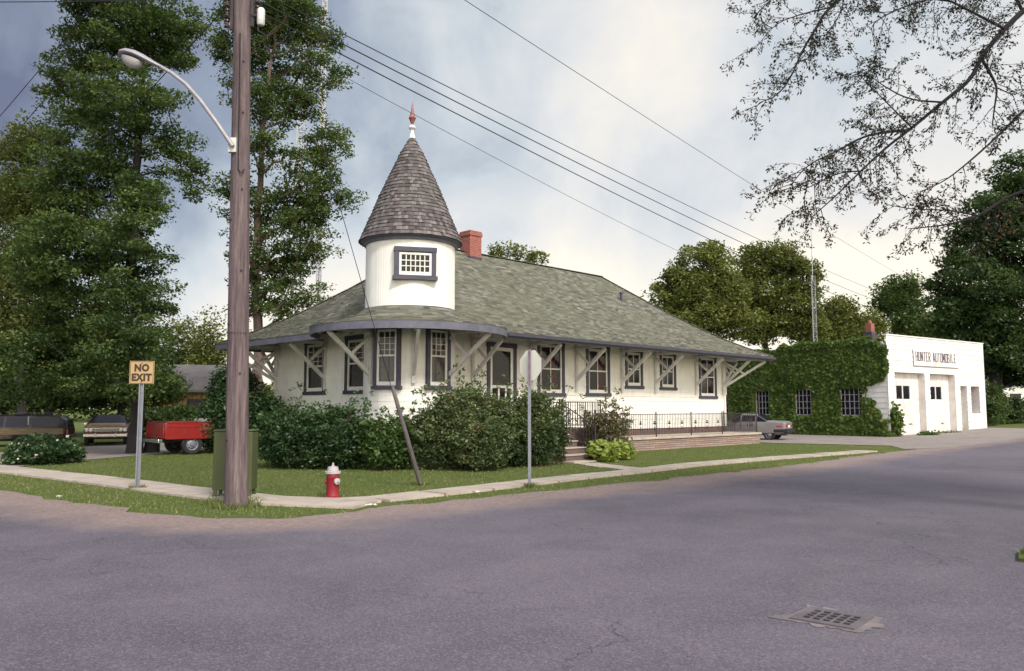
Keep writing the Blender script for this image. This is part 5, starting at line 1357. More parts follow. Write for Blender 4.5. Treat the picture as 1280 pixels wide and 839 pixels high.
def tree(name, label, cat, base, trunk_pts, trunk_r, lobes, nclump, per, size, sig, leaf, bark, seed, group=None, tint=.45, up=1.0, shell=.5, seg=.7, long=1.0, droop=0.0, keep=None, zf=.72, tv=.13):
    rng = np.random.default_rng(seed); base = V(base); root = thing(name, label, cat, base, 0, group)
    bn = np.array(base); T = in_lobes(lobes, nclump, rng, shell)
    if keep is not None: T = T[[bool(keep(p)) for p in T]]
    tp = [V(p) for p in trunk_pts]; tp = resample(tp, seg); tp = [V(p) + V((rng.normal(0, .04), rng.normal(0, .04), 0)) * (0 if i == 0 else 1) for i, p in enumerate(tp)]
    nodes, par, r = grow(tp, trunk_r, T, rng, seg, up)
    m = MB(); limb_mesh(m, [V(p - bn) for p in nodes], par, r, 8)
    m.tube([V((0, 0, -.3)), V((0, 0, .05)), V(np.array(tp[1]) - bn)], [trunk_r * 1.4, trunk_r * 1.18, trunk_r], 10, cap=False)
    m.build('trunk', bark, root, fix=False)
    tn = np.clip(rng.normal(tint, tv, len(T)), .02, .95)
    Q, tt = leaves_at(T - bn, np.full(len(T), sig) * rng.uniform(.6, 1.35, len(T)), per, size, rng, tn, long=long, droop=droop, zf=zf)
    quads_object('crown', Q, tt, leaf, root); return root
def lob(px, py, rx, ry, Y, dy=0.0, rd=None):
    k = Y / 1000.0; c = at(px, py, Y + dy); return (np.array(c), np.array([rx * k, (rd if rd else rx) * k, ry * k]))

# tall ash left of the lamp
b = g(168, 567); Y = b.y
lb = [lob(x, y, rx, ry, Y, dy) for x, y, rx, ry, dy in ((150, -130, 70, 70, 0), (190, -60, 70, 60, 1), (120, -40, 60, 60, -1), (155, 35, 75, 60, 0), (215, 40, 48, 50, 0), (105, 70, 42, 50, 1), (88, 130, 40, 55, 0), (160, 130, 65, 55, -1), (215, 190, 34, 34, 0), (240, 225, 22, 26, 0), (115, 210, 68, 60, 0), (75, 250, 42, 50, 0), (175, 260, 34, 45, 1), (100, 310, 70, 50, -1), (190, 330, 26, 30, 0), (60, 360, 50, 50, 0), (140, 380, 55, 45, 0), (205, 375, 22, 25, 0), (95, 430, 65, 40, 1), (195, 425, 28, 22, -1), (40, 440, 50, 40, 0), (140, 465, 50, 28, 0), (170, 300, 36, 34, -2.6), (165, 365, 40, 30, -2.8), (158, 425, 46, 32, -2.8), (178, 240, 34, 30, -2.2), (182, 478, 40, 20, -2), (30, 490, 34, 16, 0), (110, 480, 55, 22, 1), )]
tree('ash_tree', 'tallest full-crowned dark green ash tree at the left behind the yellow sign', 'tree', (b.x, b.y, 0), [b, b + V((.02, .1, 3)), at(165, 330, Y), at(172, 200, Y), at(182, 60, Y), at(175, -120, Y)], .27, lb, 1250, 135, .072, .34, MAT['leaf_ash'], MAT['darkbark'], 3, tint=.36, up=.7, shell=.25, zf=.5, tv=.2, droop=.35)
# airy ash behind the house corner
Y = 38.5; b = V((at(322, 500, Y).x, Y, 0))
lb = [lob(x, y, rx, ry, Y, dy) for x, y, rx, ry, dy in ((345, 5, 50, 36, 0), (310, 15, 40, 34, 0), (375, 30, 32, 32, 0), (335, 70, 40, 30, 1), (405, 45, 18, 18, 0), (402, 85, 28, 26, 0), (300, 110, 18, 22, 0), (278, 62, 20, 16, 0), (340, 130, 34, 26, 0), (385, 130, 24, 20, 0), (410, 180, 26, 24, 0), (330, 185, 24, 22, -1), (380, 205, 26, 18, 0), (400, 240, 36, 24, 0), (432, 245, 20, 12, 0), (345, 260, 34, 30, 0), (385, 280, 36, 24, 0), (295, 232, 20, 14, 0), (300, 275, 26, 18, 0), (355, 320, 40, 30, 0), (395, 320, 22, 16, 0), (310, 330, 22, 30, 0), (350, 375, 36, 26, 0), (310, 385, 24, 28, 0), (290, 300, 14, 10, 0), (388, 372, 18, 18, 0))]
lb = [(c_, r_ * np.array((1.12, 1.3, 1.28))) for c_, r_ in lb]
tree('ash_tree', 'airy ash tree with open branches standing behind the left corner of the house', 'tree', b, [b, b + V((0, 0, 4)), at(318, 330, Y), at(326, 200, Y), at(338, 90, Y), at(346, 5, Y)], .30, lb, 760, 90, .082, .36, MAT['leaf_ash'], MAT['pinkbark'], 8, tint=.45, up=.9, shell=.25, zf=.5, tv=.2, droop=.3)
# sunlit yellow-green trees at the far left
Y = 44
b = V((at(26, 545, Y).x, Y, 0)); lb = [lob(x, y, rx, ry, Y, dy) for x, y, rx, ry, dy in ((40, 185, 28, 30, 0), (30, 240, 38, 42, 0), (55, 290, 30, 40, 0), (25, 320, 40, 40, 0), (50, 370, 40, 35, 0), (20, 400, 36, 30, 0))]
tree('ash_tree', 'yellow-green tree at the left edge, half hidden by the tall dark ash', 'tree', b, [b, at(27, 400, Y), at(35, 190, Y)], .24, lb, 170, 140, .115, .55, MAT['leaf_yellow'], MAT['darkbark'], 12, tint=.3)
Y = 47
b = V((at(2, 545, Y).x, Y, 0)); lb = [lob(x, y, rx, ry, Y, dy) for x, y, rx, ry, dy in ((-15, 190, 26, 30, 0), (-30, 250, 40, 40, 0), (-5, 260, 26, 40, 0), (-30, 330, 45, 45, 0), (0, 370, 30, 40, 0), (-20, 430, 50, 35, 0), (10, 460, 30, 20, 0))]
tree('ash_tree', 'dark trunked tree cut by the left frame edge, crown yellow-green', 'tree', b, [b, at(2, 400, Y), at(-12, 180, Y)], .36, lb, 150, 140, .12, .6, MAT['leaf_yellow'], MAT['darkbark'], 15, tint=.2)
# dark filler trees behind the parked cars
def far_tree(label, px, py_base, Y, lobes, leaf, seed, n=150, per=110, size=.16, sig=.8, tint=.45, tr=.28, bark='darkbark', name='tree', group='trees in the background', shell=.45):
    b = at(px, py_base, Y); b = V((b.x, Y, gz(b.x, Y))); lb = [lob(*l, Y) for l in lobes]
    top = max(lb, key=lambda l: l[0][2])[0]
    return tree(name, label, 'tree', b, [b, b.lerp(V(top), .45) + V((0, 0, 1)), V(top)], tr, lb, n, per, size, sig, MAT[leaf], MAT[bark], seed, group, tint=tint, seg=1.1, shell=shell)
far_tree('dark low-branching tree behind the station wagon', 62, 540, 46, [(60, 470, 50, 35), (20, 490, 40, 30), (100, 450, 40, 45), (60, 420, 45, 30)], 'leaf_dark', 21, 130, 130, .13, .65)
far_tree('dark tree behind the maroon sedan, below the tall ash', 150, 540, 52, [(140, 450, 45, 45), (180, 470, 40, 40), (120, 490, 40, 25), (160, 400, 30, 30)], 'leaf_dark', 22, 130, 130, .13, .65, .5)
far_tree('pale green thin tree rising above the yellow barn', 222, 540, 66, [(222, 425, 22, 28), (208, 455, 22, 25), (240, 450, 22, 25)], 'leaf_yellow', 23, 70, 80, .15, .7, .35, .16)
far_tree('small pale tree between the barn roof and the wooden pole', 262, 540, 62, [(262, 420, 12, 26), (255, 455, 18, 20), (272, 450, 14, 25)], 'leaf_maple', 24, 60, 70, .14, .6, .5, .16)
# maples beyond the roof on the right
far_tree('round-topped maple just right of the house roof, second from the aerial mast', 880, 500, 68, [(880, 335, 38, 32), (852, 360, 30, 26), (905, 365, 30, 30), (830, 378, 22, 18), (875, 390, 45, 28), (915, 400, 30, 25), (850, 405, 30, 18)], 'leaf_maple', 31, 420, 90, .15, .55, .5, .35, name='maple_tree')
far_tree('tall maple with yellowish top standing left of the thin aerial mast', 965, 500, 72, [(945, 330, 28, 22), (975, 330, 30, 24), (1000, 350, 26, 30), (950, 365, 34, 26), (990, 385, 36, 28), (950, 405, 34, 25), (1010, 410, 26, 22)], 'leaf_maple', 32, 420, 90, .15, .55, .42, .35, name='maple_tree')
far_tree('lower maple between the aerial mast and the garage chimney', 1052, 510, 76, [(1040, 395, 26, 22), (1072, 402, 22, 18), (1055, 420, 35, 16), (1090, 412, 14, 14), (1025, 420, 25, 16)], 'leaf_maple', 33, 150, 120, .165, .75, .55, .28, name='maple_tree')
far_tree('treetop just showing over the roof ridge beside the chimney', 642, 500, 70, [(625, 316, 16, 10), (645, 318, 14, 12), (668, 324, 12, 9), (640, 345, 30, 16), (650, 380, 34, 25)], 'leaf_maple', 34, 80, 110, .15, .55, .5, .3, name='maple_tree')
far_tree('lone tree with a rounded crown behind the garage parapet', 1126, 520, 84, [(1128, 362, 24, 15), (1112, 375, 18, 14), (1138, 385, 20, 18), (1120, 400, 20, 16), (1140, 412, 20, 12)], 'leaf_ash', 35, 110, 120, .17, .75, .45, .3)
far_tree('hazy tree filling the gap behind the lone tree and the garage', 1168, 520, 88, [(1165, 408, 22, 10), (1150, 415, 24, 10), (1180, 412, 22, 12)], 'leaf_maple', 36, 70, 90, .18, .8, .4, .25)
# the big dark maple right of the garage
Y = 60; b = V((at(1244, 525, Y).x, Y, gz(at(1244, 525, Y).x, Y)))
lb = [lob(x, y, rx, ry, Y, dy) for x, y, rx, ry, dy in ((1290, 230, 50, 40, 0), (1262, 265, 45, 40, 0), (1235, 300, 45, 40, 1), (1300, 300, 70, 60, 0), (1200, 330, 28, 22, 0), (1185, 355, 25, 22, 0), (1230, 360, 55, 40, -1), (1180, 392, 30, 22, 0), (1215, 405, 45, 32, 0), (1270, 390, 55, 50, 0), (1245, 440, 50, 30, 0), (1300, 440, 60, 40, 0), (1270, 465, 40, 14, 0))]
tree('maple_tree', 'massive dark maple filling the right edge beside the white garage', 'tree', b, [b, at(1242, 470, Y), at(1250, 350, Y), at(1270, 230, Y)], .5, lb, 700, 130, .15, .62, MAT['leaf_dark'], MAT['darkbark'], 41, tint=.5, seg=1.1, shell=.4, tv=.2, zf=.55)

# --- bushes
def bush(name, label, lobes, n, per, size, sig, leaf, seed, tint=.45, stems=7, group=None, long=1.0, droop=.0, shell=.5, base=None, flat=.35, cat='bush', flowers=None, shoots=0):
    rng = np.random.default_rng(seed); b = V(base) if base is not None else V((np.mean([l[0][0] for l in lobes]), np.mean([l[0][1] for l in lobes]), 0))
    root = thing(name, label, cat, b, 0, group); T = in_lobes(lobes, n, rng, shell); T[:, 2] = np.maximum(T[:, 2], .12); bn = np.array(b); nb = len(T); sgs = np.full(nb, sig) * rng.uniform(.7, 1.3, nb)
    if shoots:
        ctr_ = np.array([l[0] for l in lobes]); S_ = in_lobes(lobes, shoots, rng, .92); S_ = S_[S_[:, 2] > .8]
        dd_ = S_ - ctr_[np.argmin(((S_[:, None] - ctr_[None]) ** 2).sum(2), 1)]; dd_ /= np.linalg.norm(dd_, axis=1)[:, None]; dd_[:, 2] += .5
        for f_ in (.1, .22, .36, .52):
            L_ = rng.uniform(.3, 1.25, (len(S_), 1)); T = np.concatenate([T, S_ + dd_ * f_ * L_]); sgs = np.concatenate([sgs, np.full(len(S_), .075)])
    nodes = [np.array((0, 0, -.05))]; par = [-1]; m = MB()
    for t in T[:: max(1, len(T) // (stems * 5))]:
        q = t - bn; a = V((q[0] * .35 + rng.normal(0, .1), q[1] * .35 + rng.normal(0, .1), -.03)); m.tube([a, a.lerp(V(q), .5) + V((0, 0, .12 * q[2])), V(q)], [.018, .012, .005], 4, cap=False)
    m.build('stem', MAT['bark'], root, fix=False)
    tn = np.clip(rng.normal(tint, .15, len(T)) + .32 * np.array([mnoise.noise(V(p) * .8) + .6 * mnoise.noise(V(p) * 2.3) for p in T]), .02, .95)
    Q, tt = leaves_at(T[:nb] - bn, sgs[:nb], per, size, rng, tn[:nb], long=long, droop=droop, flat=flat)
    if len(T) > nb:
        Qs, ts = leaves_at(T[nb:] - bn, sgs[nb:], max(6, per // 9), size, rng, tn[nb:] * .8 + .2, long=long, droop=droop, flat=flat); Q = np.concatenate([Q, Qs]); tt = np.concatenate([tt, ts])
    k = Q[:, :, 2].min(1) > -.02; Q, tt = Q[k], tt[k]
    quads_object('foliage', Q, tt, MAT[leaf], root)
    if flowers:
        mat, nf, fs = flowers; k = rng.choice(len(Q), nf); c = Q[k].mean(1) * 1.03; nn = unit(nf * 5, rng); t2 = unit(nf * 5, rng); cc = np.repeat(c, 5, axis=0) + nn * fs * .6; sd = np.cross(nn, t2); s = fs * rng.uniform(.6, 1.1, (nf * 5, 1))
        quads_object('blossom', np.stack([cc - t2 * s, cc + sd * s, cc + t2 * s, cc - sd * s], 1), rng.uniform(0, 1, nf * 5), mat, root)
    return root
def sl(px, ptop, pbot, halfw, Yg=None, dy=0, depth=None):
    """a lobe standing on the ground between two pixel heights"""
    p = g(px, pbot); Y = (Yg or p.y) + dy; k = Y / 1000.; zt = at(px, ptop, Y).z
    return (np.array((at(px, pbot, Y).x, Y, zt * .5)), np.array((halfw * k, (depth or halfw) * k, zt * .5)))
YB = 22.9
bush('dark_shrub', 'wide dark green shrub under the left windows behind the hydrant', [sl(352, 517, 586, 30, YB + .3), sl(385, 506, 586, 38, YB), sl(425, 510, 588, 34, YB - .2), sl(400, 522, 588, 60, YB - .3, 0, 30), sl(450, 522, 588, 24, YB - .2)], 460, 78, .052, .16, 'leaf_shrub', 51, .42, shoots=80)
bush('light_shrub', 'lighter loose shrub with yellowish leaves below the round bay', [sl(480, 532, 589, 22, 22.2), sl(500, 525, 588, 18, 22.4), sl(462, 530, 587, 18, 22.6)], 120, 80, .07, .19, 'leaf_light', 52, .25, shoots=40)
bush('tall_shrub', 'large grey-green shrub rising in front of the bay and door, behind the stop sign', [sl(538, 508, 587, 26, 22.4), sl(586, 478, 586, 36, 22.8), sl(622, 496, 585, 26, 23.2), sl(560, 492, 587, 28, 22.5), sl(600, 520, 588, 40, 22.2)], 560, 78, .052, .165, 'leaf_shrub2', 53, .42, shoots=110)
bush('tall_shrub', 'dark rounded shrub at the foot of the brown steps, right of the stop sign', [sl(668, 488, 580, 27, 23.9), sl(692, 508, 579, 17, 24.3), sl(655, 520, 583, 22, 23.5)], 340, 78, .052, .165, 'leaf_shrub2', 54, .28, shoots=70)
bush('feathery_shrub', 'thin brownish feathery shrub in front of the low terrace railing', [sl(757, 503, 562, 22, 27.6), sl(772, 520, 562, 18, 27.8), sl(745, 520, 562, 14, 27.5)], 80, 36, .045, .16, 'leaf_brown', 55, .55, long=2.0, shoots=60)
bush('hosta', 'low bright yellow-green hosta clump beside the brown steps', [sl(752, 553, 577, 17, 25.7), sl(772, 556, 572, 15, 26.6), sl(748, 551, 570, 8, 26.4)], 60, 30, .11, .15, 'leaf_hosta', 56, .5, droop=.5)
MAT['petal'] = leafmat('pink_white_petal', (.55, .42, .45), (.78, .68, .68))
bush('flowering_bush', 'low bush with pale pink blossoms between the pavement and driveway', [sl(55, 547, 581, 34, 24.6), sl(28, 556, 581, 20, 24.4), sl(80, 553, 578, 20, 25.2)], 150, 80, .06, .17, 'leaf_shrub', 57, .5, flowers=(MAT['petal'], 150, .035))
bush('dark_shrub', 'tall dark shrub mass behind the green box, hiding the truck cab', [sl(294, 458, 565, 30, 31.5), sl(275, 482, 566, 20, 30.9), sl(322, 492, 565, 30, 30.8), sl(292, 500, 566, 32, 30.5)], 300, 110, .075, .30, 'leaf_shrub', 58, .25)
bush('dark_shrub', 'dark shrub in front of the yellow barn, left of the red truck', [sl(200, 512, 545, 22, 46), sl(222, 506, 545, 18, 47), sl(180, 512, 545, 18, 45)], 100, 90, .11, .34, 'leaf_ash', 59, .3)
bush('dark_shrub', 'rough green bush between the barn and the truck bed', [sl(264, 512, 550, 16, 42), sl(250, 520, 550, 12, 42)], 70, 90, .09, .30, 'leaf_light', 60, .1)
bush('clipped_shrub', 'upright green shrub at the far corner of the garage', [sl(1242, 478, 527, 14, 57), sl(1236, 495, 527, 10, 55)], 70, 80, .10, .32, 'leaf_ash', 61, .35)
bush('clipped_shrub', 'dark bush below the massive maple at the right edge', [sl(1262, 492, 527, 18, 58), sl(1280, 498, 527, 16, 60)], 80, 80, .10, .34, 'leaf_dark', 62, .5)
bush('weed_tuft', 'green weeds along the foot of the garage doors', [sl(1158, 542, 548, 14, 45.5), sl(1185, 541, 546, 12, 47)], 40, 30, .08, .16, 'leaf_light', 63, .3)

# --- far belt of woods so that no bare horizon shows
rng = np.random.default_rng(99); n = 1700; a = rng.uniform(-1.45, 1.35, n); dd = rng.uniform(105, 150, n); c = np.stack([np.sin(a) * dd, np.cos(a) * dd, 1.5 + rng.uniform(0, 1, n) * (3.0 + 2.2 * np.sin(a * 9) + 2.0 * np.sin(a * 23 + 1))], 1)
Q, T = leaves_at(c, np.full(n, 1.7), 60, .42, rng, np.clip(rng.normal(.4, .15, n), 0, 1)); tag(quads_object('far_woods', Q, T, MAT['leaf_maple']), kind='stuff')

# --- stump by the ash
b = g(186, 566); sroot = thing('tree_stump', 'short dark tree stump beside the trunk of the tall ash', 'tree stump', (b.x + .1, b.y, 0))
m = MB(); pts = [V((0, 0, -.1)), V((0, 0, .05)), V((.02, 0, .3)), V((.02, 0, .52))]; m.tube(pts, [.36, .30, .27, .26], 14); m.build('bole', MAT['darkbark'], sroot)

MAT['blackbark'] = worn('blackish_bark', (.016, .012, .016), .95, .4, 3, .9, 14, stretch=(1, 1, .25))
# --- the street tree at our right whose branches hang into the sky
def over(px, py, Y): return at(px, py, Y)
tb = V((10.6, 10.2, .05)); ot = thing('street_tree', 'tree at the near right corner whose thin leafy branches hang across the upper right sky', 'tree', tb)
rng = np.random.default_rng(70); rr = random.Random(70)
m = MB(); fork = V((10.2, 10.3, 4.6)); top = V((9.6, 10.2, 8.6))
m.tube([tb - tb + V((0, 0, -.3)), V((0, 0, .1)), V((-.1, 0, 2.2)), fork - tb, (fork - tb).lerp(top - tb, .5), top - tb], [.42, .34, .27, .24, .18, .12], 14)
twigs = []
def limb(px_pts, r0, r1, start=None, taper=1.0):
    pts = ([start] if start is not None else []) + [over(*p) for p in px_pts]
    pts = chaikin(pts, 2); n = len(pts); m.tube([p - tb for p in pts], [.72 * (r0 + (r1 - r0) * (i / (n - 1)) ** taper) for i in range(n)], 7, cap=False); return pts
def sprays(pts, every, L, spread, nleaf, prob=1.0, down=.25, sub=2, r=.0052):
    """side twigs with leaves along a limb"""
    acc = 0; out = []
    for i in range(1, len(pts)):
        acc += (pts[i] - pts[i - 1]).length
        while acc > every:
            acc -= every
            if rr.random() > prob: continue
            d = (pts[i] - pts[i - 1]).normalized(); q = V((rr.gauss(0, 1), rr.gauss(0, .8), rr.gauss(0, 1))); q = (q - d * q.dot(d)).normalized()
            dirn = (d * rr.uniform(.3, .9) + q * spread + V((0, 0, -down * rr.random()))).normalized(); ln = L * rr.uniform(.5, 1.4)
            p = pts[i].copy(); tw = [p.copy()]
            for k in range(5):
                dirn = (dirn + V((rr.gauss(0, .18), rr.gauss(0, .18), rr.gauss(0, .16) - .05))).normalized(); p = p + dirn * ln / 5; tw.append(p.copy())
            m.tube([t - tb for t in tw], [r * (1 - .14 * k) for k in range(6)], 4, cap=False); out.append(tw)
            if sub and ln > .3: out += sprays(tw, .16, L * .45, .8, nleaf, .8, down, sub - 1, r * .65)
    return out
S0 = V((9.8, 10.2, 7.4))
l1 = limb([(1345, -40, 9.9), (1278, 14, 9.7), (1250, 42, 9.5), (1226, 72, 9.4), (1214, 100, 9.3), (1178, 128, 9.2), (1140, 160, 9.1), (1108, 184, 9.0), (1076, 214, 8.9), (1046, 244, 8.8), (1014, 272, 8.7)], .066, .005, S0, .8)
l2 = limb([(1226, 72, 9.4), (1238, 92, 9.3), (1247, 110, 9.2), (1243, 135, 9.1), (1240, 160, 9.1)], .03, .006)
l3 = limb([(1135, 163, 9.1), (1105, 165, 9.0), (1075, 172, 9.0), (1045, 190, 8.9), (1010, 205, 8.8), (988, 232, 8.8)], .026, .005)
l3b = limb([(1178, 128, 9.2), (1135, 125, 9.4), (1100, 105, 9.5), (1080, 88, 9.5)], .018, .004)
l3c = limb([(1140, 160, 9.1), (1110, 130, 9.0), (1085, 105, 9.0), (1070, 90, 9.0)], .014, .004)
l3d = limb([(1076, 214, 8.9), (1050, 215, 8.9), (1020, 230, 8.9), (998, 240, 8.9)], .014, .004)
l4 = limb([(1120, -60, 9.6), (1064, -10, 9.5), (1035, 10, 9.4), (1020, 35, 9.3), (1002, 65, 9.2), (990, 95, 9.1), (972, 120, 9.0), (950, 128, 9.0)], .035, .005, V((9.6, 10.2, 8.0)))
l4b = limb([(1056, -5, 9.5), (1050, 20, 9.3), (1028, 50, 9.2), (1008, 66, 9.2)], .012, .004)
l4c = limb([(1035, 10, 9.4), (1000, 18, 9.4), (968, 30, 9.3), (945, 60, 9.3)], .014, .004)
l4d = limb([(1064, -30, 9.5), (990, -20, 9.4), (950, 10, 9.3), (942, 30, 9.3)], .014, .004)
l5 = limb([(1345, 95, 9.4), (1282, 135, 9.2), (1256, 162, 9.1), (1228, 188, 9.0), (1200, 212, 8.9), (1178, 228, 8.9), (1150, 240, 8.8)], .030, .005, V((9.9, 10.2, 6.6)))
l6 = limb([(1350, 215, 9.2), (1282, 238, 9.0), (1255, 248, 9.0), (1225, 270, 8.9), (1190, 280, 8.9), (1160, 284, 8.8), (1135, 286, 8.8)], .036, .005, V((9.9, 10.2, 5.6)))
l6b = limb([(1225, 270, 8.9), (1180, 262, 8.9), (1140, 262, 8.8), (1105, 255, 8.8)], .014, .004)
l7 = limb([(1255, 36, 9.5), (1215, 15, 9.5), (1175, -5, 9.4), (1130, 8, 9.4), (1095, 25, 9.3), (1088, 38, 9.3)], .026, .005)
l8 = limb([(1278, 14, 9.7), (1262, -20, 9.8), (1220, -40, 9.7), (1160, -45, 9.6), (1100, -20, 9.5)], .03, .006)
l9 = limb([(1247, 110, 9.2), (1268, 120, 9.2), (1285, 110, 9.3)], .012, .004)
tw = []
for L_, ev, ln, pr_ in ((l1[6:], .10, .42, .9), (l2, .11, .4, .8), (l3, .08, .40, 1), (l3b, .10, .40, 1), (l3c, .10, .42, 1), (l3d, .10, .42, 1), (l4[6:], .08, .34, 1), (l4b, .12, .35, .8), (l4c, .11, .32, 1), (l4d, .11, .32, 1), (l5, .14, .30, .7), (l6, .11, .40, 1), (l6b, .11, .36, 1), (l7, .10, .48, 1), (l8, .10, .55, 1), (l9, .12, .4, 1)):
    tw += sprays(L_, ev * .72, ln, .8, 5, pr_)
# a leafy head high above the frame
hl = [(np.array((9.2, 9.8, 10.6)), np.array((3.2, 3.2, 2.2))), (np.array((11.5, 11.2, 9.6)), np.array((2.6, 3.0, 2.4))), (np.array((10.8, 7.6, 10.0)), np.array((2.6, 2.6, 2.2))), (np.array((12.5, 9.5, 7.6)), np.array((2.2, 3, 2.0))), (np.array((14.2, 10.0, 9.2)), np.array((2.6, 2.8, 2.2)))]
T = in_lobes(hl, 260, rng, .3)
nodes, par, r = grow([V(x) for x in resample([fork, fork.lerp(top, .5), top], .6)], .2, T, rng, .7)
limb_mesh(m, [V(p) - tb for p in nodes], par, r, 6)
m.build('trunk', MAT['blackbark'], ot, fix=False)
pts = []; dirs = []
for t in tw:
    n = len(t)
    for k in range(1, n):
        for _ in range(4 if k > 1 else 1):
            f = rr.random(); pts.append(t[k - 1].lerp(t[k], f) - tb); dirs.append((t[k] - t[k - 1]).normalized())
    for _ in range(5): pts.append(t[-1] - tb); dirs.append((t[-1] - t[-2]).normalized())
c = np.array(pts); d = np.array(dirs); n = len(c)
c = c + unit(n, rng) * rng.uniform(0, .05, n)[:, None]
ax = d * .5 + unit(n, rng) * .9 + np.array((0, 0, -.35)); ax /= np.linalg.norm(ax, axis=1)[:, None]; nr_ = unit(n, rng); sd = np.cross(ax, nr_); sd /= np.linalg.norm(sd, axis=1)[:, None] + 1e-9; nn = np.cross(sd, ax)
s = rng.uniform(.014, .026, n)[:, None]; c0 = c + ax * s * .5
Q = np.stack([c0, c0 + ax * s + sd * s * .42 + nn * s * .1, c0 + ax * s * 2.1, c0 + ax * s - sd * s * .42 + nn * s * .1], 1)
T2 = np.clip(rng.normal(.35, .22, n) + np.where((c[:, 2] + tb.z < 4.6) & (rng.random(n) < .25), .6, 0), 0, 1)
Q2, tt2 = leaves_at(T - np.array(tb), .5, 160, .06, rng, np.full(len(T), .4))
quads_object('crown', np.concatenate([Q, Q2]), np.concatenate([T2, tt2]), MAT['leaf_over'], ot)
print('overhead leaves', n)
# ------------------------------------------------------------------ far things
MAT['mast_grey'] = worn('grey_mast_steel', (.40, .40, .44), .5, .12, 3, .02, 30, metal=.2)
def mast(name, label, px, Y, ptop, w, dz, r_leg, r_br, top_thin=0.0, cat='mast', group=None):
    b = at(px, 500, Y); b = V((b.x, Y, gz(b.x, Y))); zt = at(px, ptop, Y).z; root = thing(name, label, cat, b, .3, group)
    m = MB(); legs = [V((w / 2 * math.cos(a), w / 2 * math.sin(a), 0)) for a in (math.pi / 2, math.pi * 7 / 6, math.pi * 11 / 6)]
    zl = zt * (1 - top_thin)
    for l in legs: m.tube([l, l + V((0, 0, zl))], r_leg, 5)
    m.build('leg', MAT['mast_grey'], root)
    q = MB(); k = 0; z = 0
    while z < zl - dz:
        for i in range(3):
            a, c = legs[i], legs[(i + 1) % 3]
            if k % 2: a, c = c, a
            q.tube([a + V((0, 0, z)), c + V((0, 0, z + dz))], r_br, 4, cap=False)
            q.tube([legs[i] + V((0, 0, z)), legs[(i + 1) % 3] + V((0, 0, z))], r_br, 4, cap=False)
        z += dz; k += 1
    q.build('lattice', MAT['mast_grey'], root); return root, zl, zt
mast('radio_mast', 'wider pale lattice radio mast rising behind the airy ash tree', 367, 95, -40, .95, 1.1, .07, .035, group='tall radio masts')
mast('radio_mast', 'narrower pale radio mast right of the wider one, behind the ash', 395, 100, -40, .62, .6, .09, .05, group='tall radio masts')
am, zl, zt = mast('aerial_mast', 'thin lattice aerial mast with a small antenna in front of the maples', 1021, 63, 274, .36, .42, .018, .009, .28, 'aerial')
m = MB(); m.tube([V((0, 0, zl - .5)), V((0, 0, zt))], [.035, .02], 6)
for k, z in enumerate((zl + .4, zl + .9, zl + 1.5, zl + 2.3, zl + 3.1)): m.tube([V((-.16, 0, z)), V((.16, 0, z))], .02, 4)
m.build('upper_tube', MAT['mast_grey'], am)
m = MB(); d = V((.8, -.35, -.22)).normalized(); m.tube([V((0, 0, zt)) - d * .9, V((0, 0, zt)) + d * .9], .022, 5)
for k in range(7):
    p = V((0, 0, zt)) + d * (-.8 + k * .27); w = .55 - .05 * k; m.tube([p + V((.3, .8, .1)) * w, p - V((.3, .8, .1)) * w], .014, 4)
m.build('antenna', MAT['wire'], am)

# yellow barn behind the drive
def yellow_boards():
    N = NT('yellow_barn_boards'); p = N.pos(); n = N.noise(N.mapping(p, (3, 3, .15)), 3, 6, .6)
    sp = N.n('ShaderNodeSeparateXYZ'); N.l(p, sp.inputs[0]); gap = N.math('LESS_THAN', N.math('FRACT', N.math('MULTIPLY', N.math('ADD', sp.outputs[0], sp.outputs[1]), 3.2)), .10)
    c = N.ramp(n, [(.3, (.28, .18, .085)), (.7, (.44, .30, .155))]); N.principled(N.mix(gap, c, (.10, .05, .02)), .8, 0, None, .2); return N.m
MAT['barn'] = yellow_boards(); MAT['barnroof'] = worn('weathered_barn_roof', (.16, .145, .15), .9, .2, 2, .3, 20)
Y = 54; a = at(190, 530, Y); a = V((a.x, Y, 0)); brn = thing('barn', 'yellow board barn with a grey roof behind the red truck', 'barn', a, R(8))
m = MB(); m.box2((0, 0, -.2), (5.4, 5, 2.95)); m.build('wall', MAT['barn'], brn)
m = MB(); m.add([(-.4, -.5, 2.75), (5.8, -.5, 2.75), (5.8, 2.5, 4.6), (-.4, 2.5, 4.6), (5.8, 5.5, 2.75), (-.4, 5.5, 2.75), (-.4, -.5, 2.9), (5.8, -.5, 2.9), (5.8, 2.5, 4.75), (-.4, 2.5, 4.75), (5.8, 5.5, 2.9), (-.4, 5.5, 2.9)],
                [(0, 1, 2, 3), (3, 2, 4, 5), (6, 7, 8, 9), (9, 8, 10, 11), (0, 1, 7, 6), (1, 2, 8, 7), (2, 4, 10, 8), (4, 5, 11, 10), (5, 3, 9, 11), (3, 0, 6, 9)]); m.build('roof', MAT['barnroof'], brn)
m = MB()
for s in (0, 5.4): m.add([(s, 0, 2.95), (s, 5, 2.95), (s, 2.5, 4.62), (s + (.08 if s == 0 else -.08), 0, 2.95), (s + (.08 if s == 0 else -.08), 5, 2.95), (s + (.08 if s == 0 else -.08), 2.5, 4.62)], [(0, 1, 2), (3, 4, 5), (0, 1, 4, 3), (1, 2, 5, 4), (2, 0, 3, 5)])
m.build('gable', MAT['barn'], brn)
m = MB(); m.box2((2.2, -.04, 0), (4.2, -.0, 2.3)); m.build('barn_door', MAT['darkpatch'], brn)
